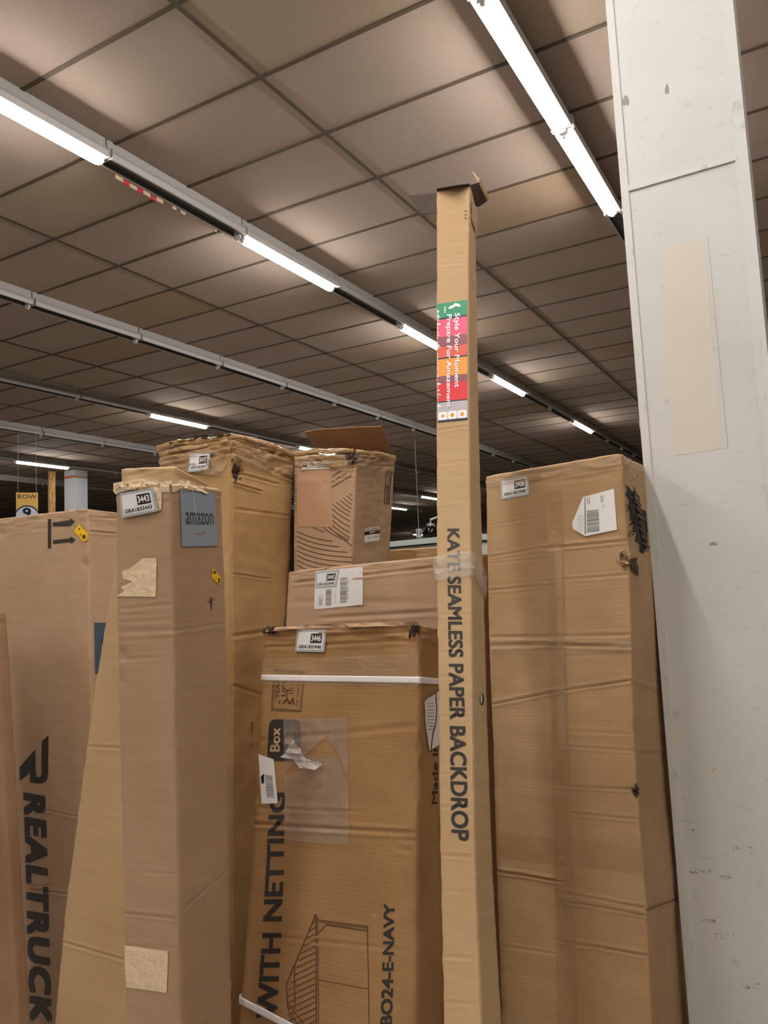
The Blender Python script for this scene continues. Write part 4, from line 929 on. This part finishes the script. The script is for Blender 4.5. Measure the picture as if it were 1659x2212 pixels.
for pts in ([(1454, 1580), (1462, 1573), (1472, 1590), (1474, 1606), (1462, 1613), (1452, 1600)], [(1525, 1668), (1545, 1661), (1552, 1664), (1546, 1674), (1532, 1676)]): colpoly('paint_chip', pts, CHIP, .0006)
rr = random.Random(5)
for cx_, cy_, n_, w_ in ((1512, 1882, 14, 22), (1562, 1892, 16, 16), (1600, 1832, 10, 24), (1530, 1990, 10, 14), (1620, 2130, 16, 16), (1560, 2020, 12, 40), (1540, 1664, 3, 8), (1480, 1790, 6, 20)):
    bm = bmesh.new()
    for k in range(n_):
        x, y = cx_ + rr.uniform(-w_, w_), cy_ + rr.gauss(0, 3); l = rr.uniform(2, 7); a = rr.uniform(-.5, .5); q = [colpt(*p) - Vector((0, .0006, 0)) for p in ((x, y), (x + l, y + a * l), (x + l * .7, y + a * l + 1.3), (x, y + 1))]
        bm.faces.new([bm.verts.new(p) for p in q])
    local('scuff_marks', bm, PENC, col_o)
# ---- far column, board, sign
p1 = at(139, 1060, 16.9); fw = .34
fc = Vector((p1[0], p1[1], 0)) ; fcc = fc + Vector(A) * fw / 2 + Vector(U) * fw / 2 - Vector(U) * 0
fo = empty('column', fcc, 'small distant white column at the far left with a red and tan band near its top', 'column', None, ROT)
bm = bmesh.new(); box(bm, (0, 0, H / 2), (fw, fw, H)); local('shaft', bm, newmat('distant column paint', srgb(214, 218, 222), .5), fo)
bm = bmesh.new(); zb = at(139, 1032, 16.9)[2]; box(bm, (0, -fw / 2 - .004, zb), (fw + .01, .008, .05)); local('tape_band', bm, newmat('red tape band', srgb(222, 120, 84), .5), fo)
bm = bmesh.new(); box(bm, (fw / 2 + .004, 0, zb), (.008, fw + .01, .05)); local('tape_band', bm, newmat('tan tape band', srgb(176, 150, 112), .5), fo)
OSB = newmat('strand board', srgb(190, 140, 82), .8); N, L, B = nodes(OSB); ob = N.new('ShaderNodeTexCoord').outputs['Object']
L.new(mixc(N, L, ramp(N, L, noisen(N, L, mapping(N, L, ob, (3, 3, 1)), 9, 4, .8), .4, .62), srgb(208, 162, 98), srgb(128, 86, 46)), B.inputs['Base Color'])
bp1 = at(112, 1100, 16.5); bh = at(108, 1018, 16.5)[2]
bm = bmesh.new(); box(bm, (0, 0, bh / 2), (.06, .14, bh)); o = bpy.data.objects.new('strand_board', bpy.data.meshes.new('strand_board')); bm.to_mesh(o.data); bm.free(); COL.objects.link(o); o.data.materials.append(OSB)
o.location = (bp1[0], bp1[1], 0); o.rotation_euler = (0, 0, ROT); props(o, 'upright strip of strand board next to the distant column', 'wooden board')
SD = 12.0; s0 = at(58.5, 1064, SD); sw = 43 * SD / FPX; sh = sw * 1.75
sg = empty('aisle_sign', Vector((s0[0], s0[1], s0[2] - sh)), 'hanging aisle sign reading ROW 9 in yellow, navy and white at far left', 'sign', None, .45)
SY = newmat('sign yellow', srgb(244, 192, 92), .5); SW = newmat('sign white', srgb(222, 228, 238), .5); SN = newmat('sign navy', srgb(26, 34, 58), .5)
bm = bmesh.new(); box(bm, (0, 0, sh / 2), (sw, .012, sh))
def spt(u, v, z): return bm.verts.new(((u - .5) * sw, -.007 - z, v * sh))
def spoly(pts, z, mi): f = bm.faces.new([spt(u, v, z) for u, v in pts]); f.material_index = mi
spoly([(0, 0), (1, 0), (1, 1), (0, 1)], 0, 0)
arc = lambda r, k0=0: [(.5 + r * math.cos(t), .14 + r * .6 * math.sin(t) * 1.0) for t in [math.pi * q / 16 for q in range(17)]]
spoly([(max(0, min(1, u)), v + .12) for u, v in [(1, -.26)] + arc(.62) + [(0, -.26)]], .001, 2); spoly([(max(0, min(1, u)), v + .12) for u, v in [(1, -.26)] + arc(.55) + [(0, -.26)]], .002, 1)
for tx, x0, y0, x1, y1 in (('ROW', .08, .82, .94, .94), ('9', .30, .26, .68, .56)):
    b3 = bmesh.new(); utext(b3, tx, x0, y0, x1, y1, 0, 0, .03 if tx == '9' else 0); mp = {v: spt(v.co.x, v.co.y, .004) for v in b3.verts}
    for f in b3.faces: bm.faces.new([mp[v] for v in f.verts]).material_index = 2
    b3.free()
local('sign_panel', bm, [SY, SW, SN], sg)
for u in (-.42, .42):
    bm = bmesh.new(); tube(bm, [(u * sw, 0, sh), (u * sw * .95, 0, CZ - (s0[2] - sh) - .14)], .0022, 5); local('hanging_wire', bm, PLAST, sg)

# ---- things deep in the gap: dark dome camera, pale shelf edge, far signs
dm = at(931, 1151, 7.0)
do = empty('dome_camera', Vector(dm), 'glossy black dome camera hanging in the gap left of the tall box', 'camera')
bm = bmesh.new(); bmesh.ops.create_uvsphere(bm, u_segments=28, v_segments=16, radius=.075); local('dome', bm, newmat('glossy black dome', srgb(14, 14, 16), .08), do, True)
bm = bmesh.new(); tube(bm, [(0, 0, .065), (0, 0, .085)], .035, 20); tube(bm, [(0, 0, .08), (0, 0, .12), (.24, 0, .2), (.26, 0, CZ - dm[2] - .01)], .012, 10); local('mount', bm, HOUS, do, False)
pr = at(842, 1179, 6.0); pe = at(965, 1160, 5.5)
bm = bmesh.new(); v0, v1 = Vector(pr), Vector(pe); v0.z -= .0; d_ = (v1 - v0); d_.z = 0; d_.normalize(); mid = (v0 + v1) / 2
ax3 = (d_, Vector((-d_.y, d_.x, 0)), Vector((0, 0, 1))); Lx = 1.1
box(bm, (0, .2, (mid.z + .02) / 2), (Lx, .4, mid.z + .02)); rack = empty('steel_cabinet', (mid.x, mid.y, 0), 'pale steel cabinet top with a dark edge, far behind in the gap', 'cabinet', None, math.atan2(d_.y, d_.x))
local('cabinet_body', bm, newmat('pale grey steel', srgb(206, 214, 206), .3), rack); bm = bmesh.new(); box(bm, (0, .18, mid.z - .03), (Lx + .02, .42, .012)); local('dark_edge', bm, BLACK, rack)
for (x, y, d, tx, lb) in ((905, 1152, 14.0, '11', 'small distant grey sign reading 11 left of the black dome'),):
    p = at(x, y, d); so = empty('aisle_sign', Vector(p), lb, 'sign', None, 0)
    bm = bmesh.new(); box(bm, (0, 0, .0), (.10, .01, .16)); b3 = bmesh.new(); utext(b3, tx, -.035, -.03, .035, .05, 0, 1, .02); mp = {v: bm.verts.new((v.co.x, -.007, v.co.y)) for v in b3.verts}
    for f in b3.faces: bm.faces.new([mp[v] for v in f.verts]).material_index = 1
    b3.free(); local('sign_panel', bm, [SW, SN], so); bm = bmesh.new(); tube(bm, [(0, 0, .08), (0, 0, CZ - p[2] - .01)], .004, 5); local('hanging_wire', bm, PLAST, so)
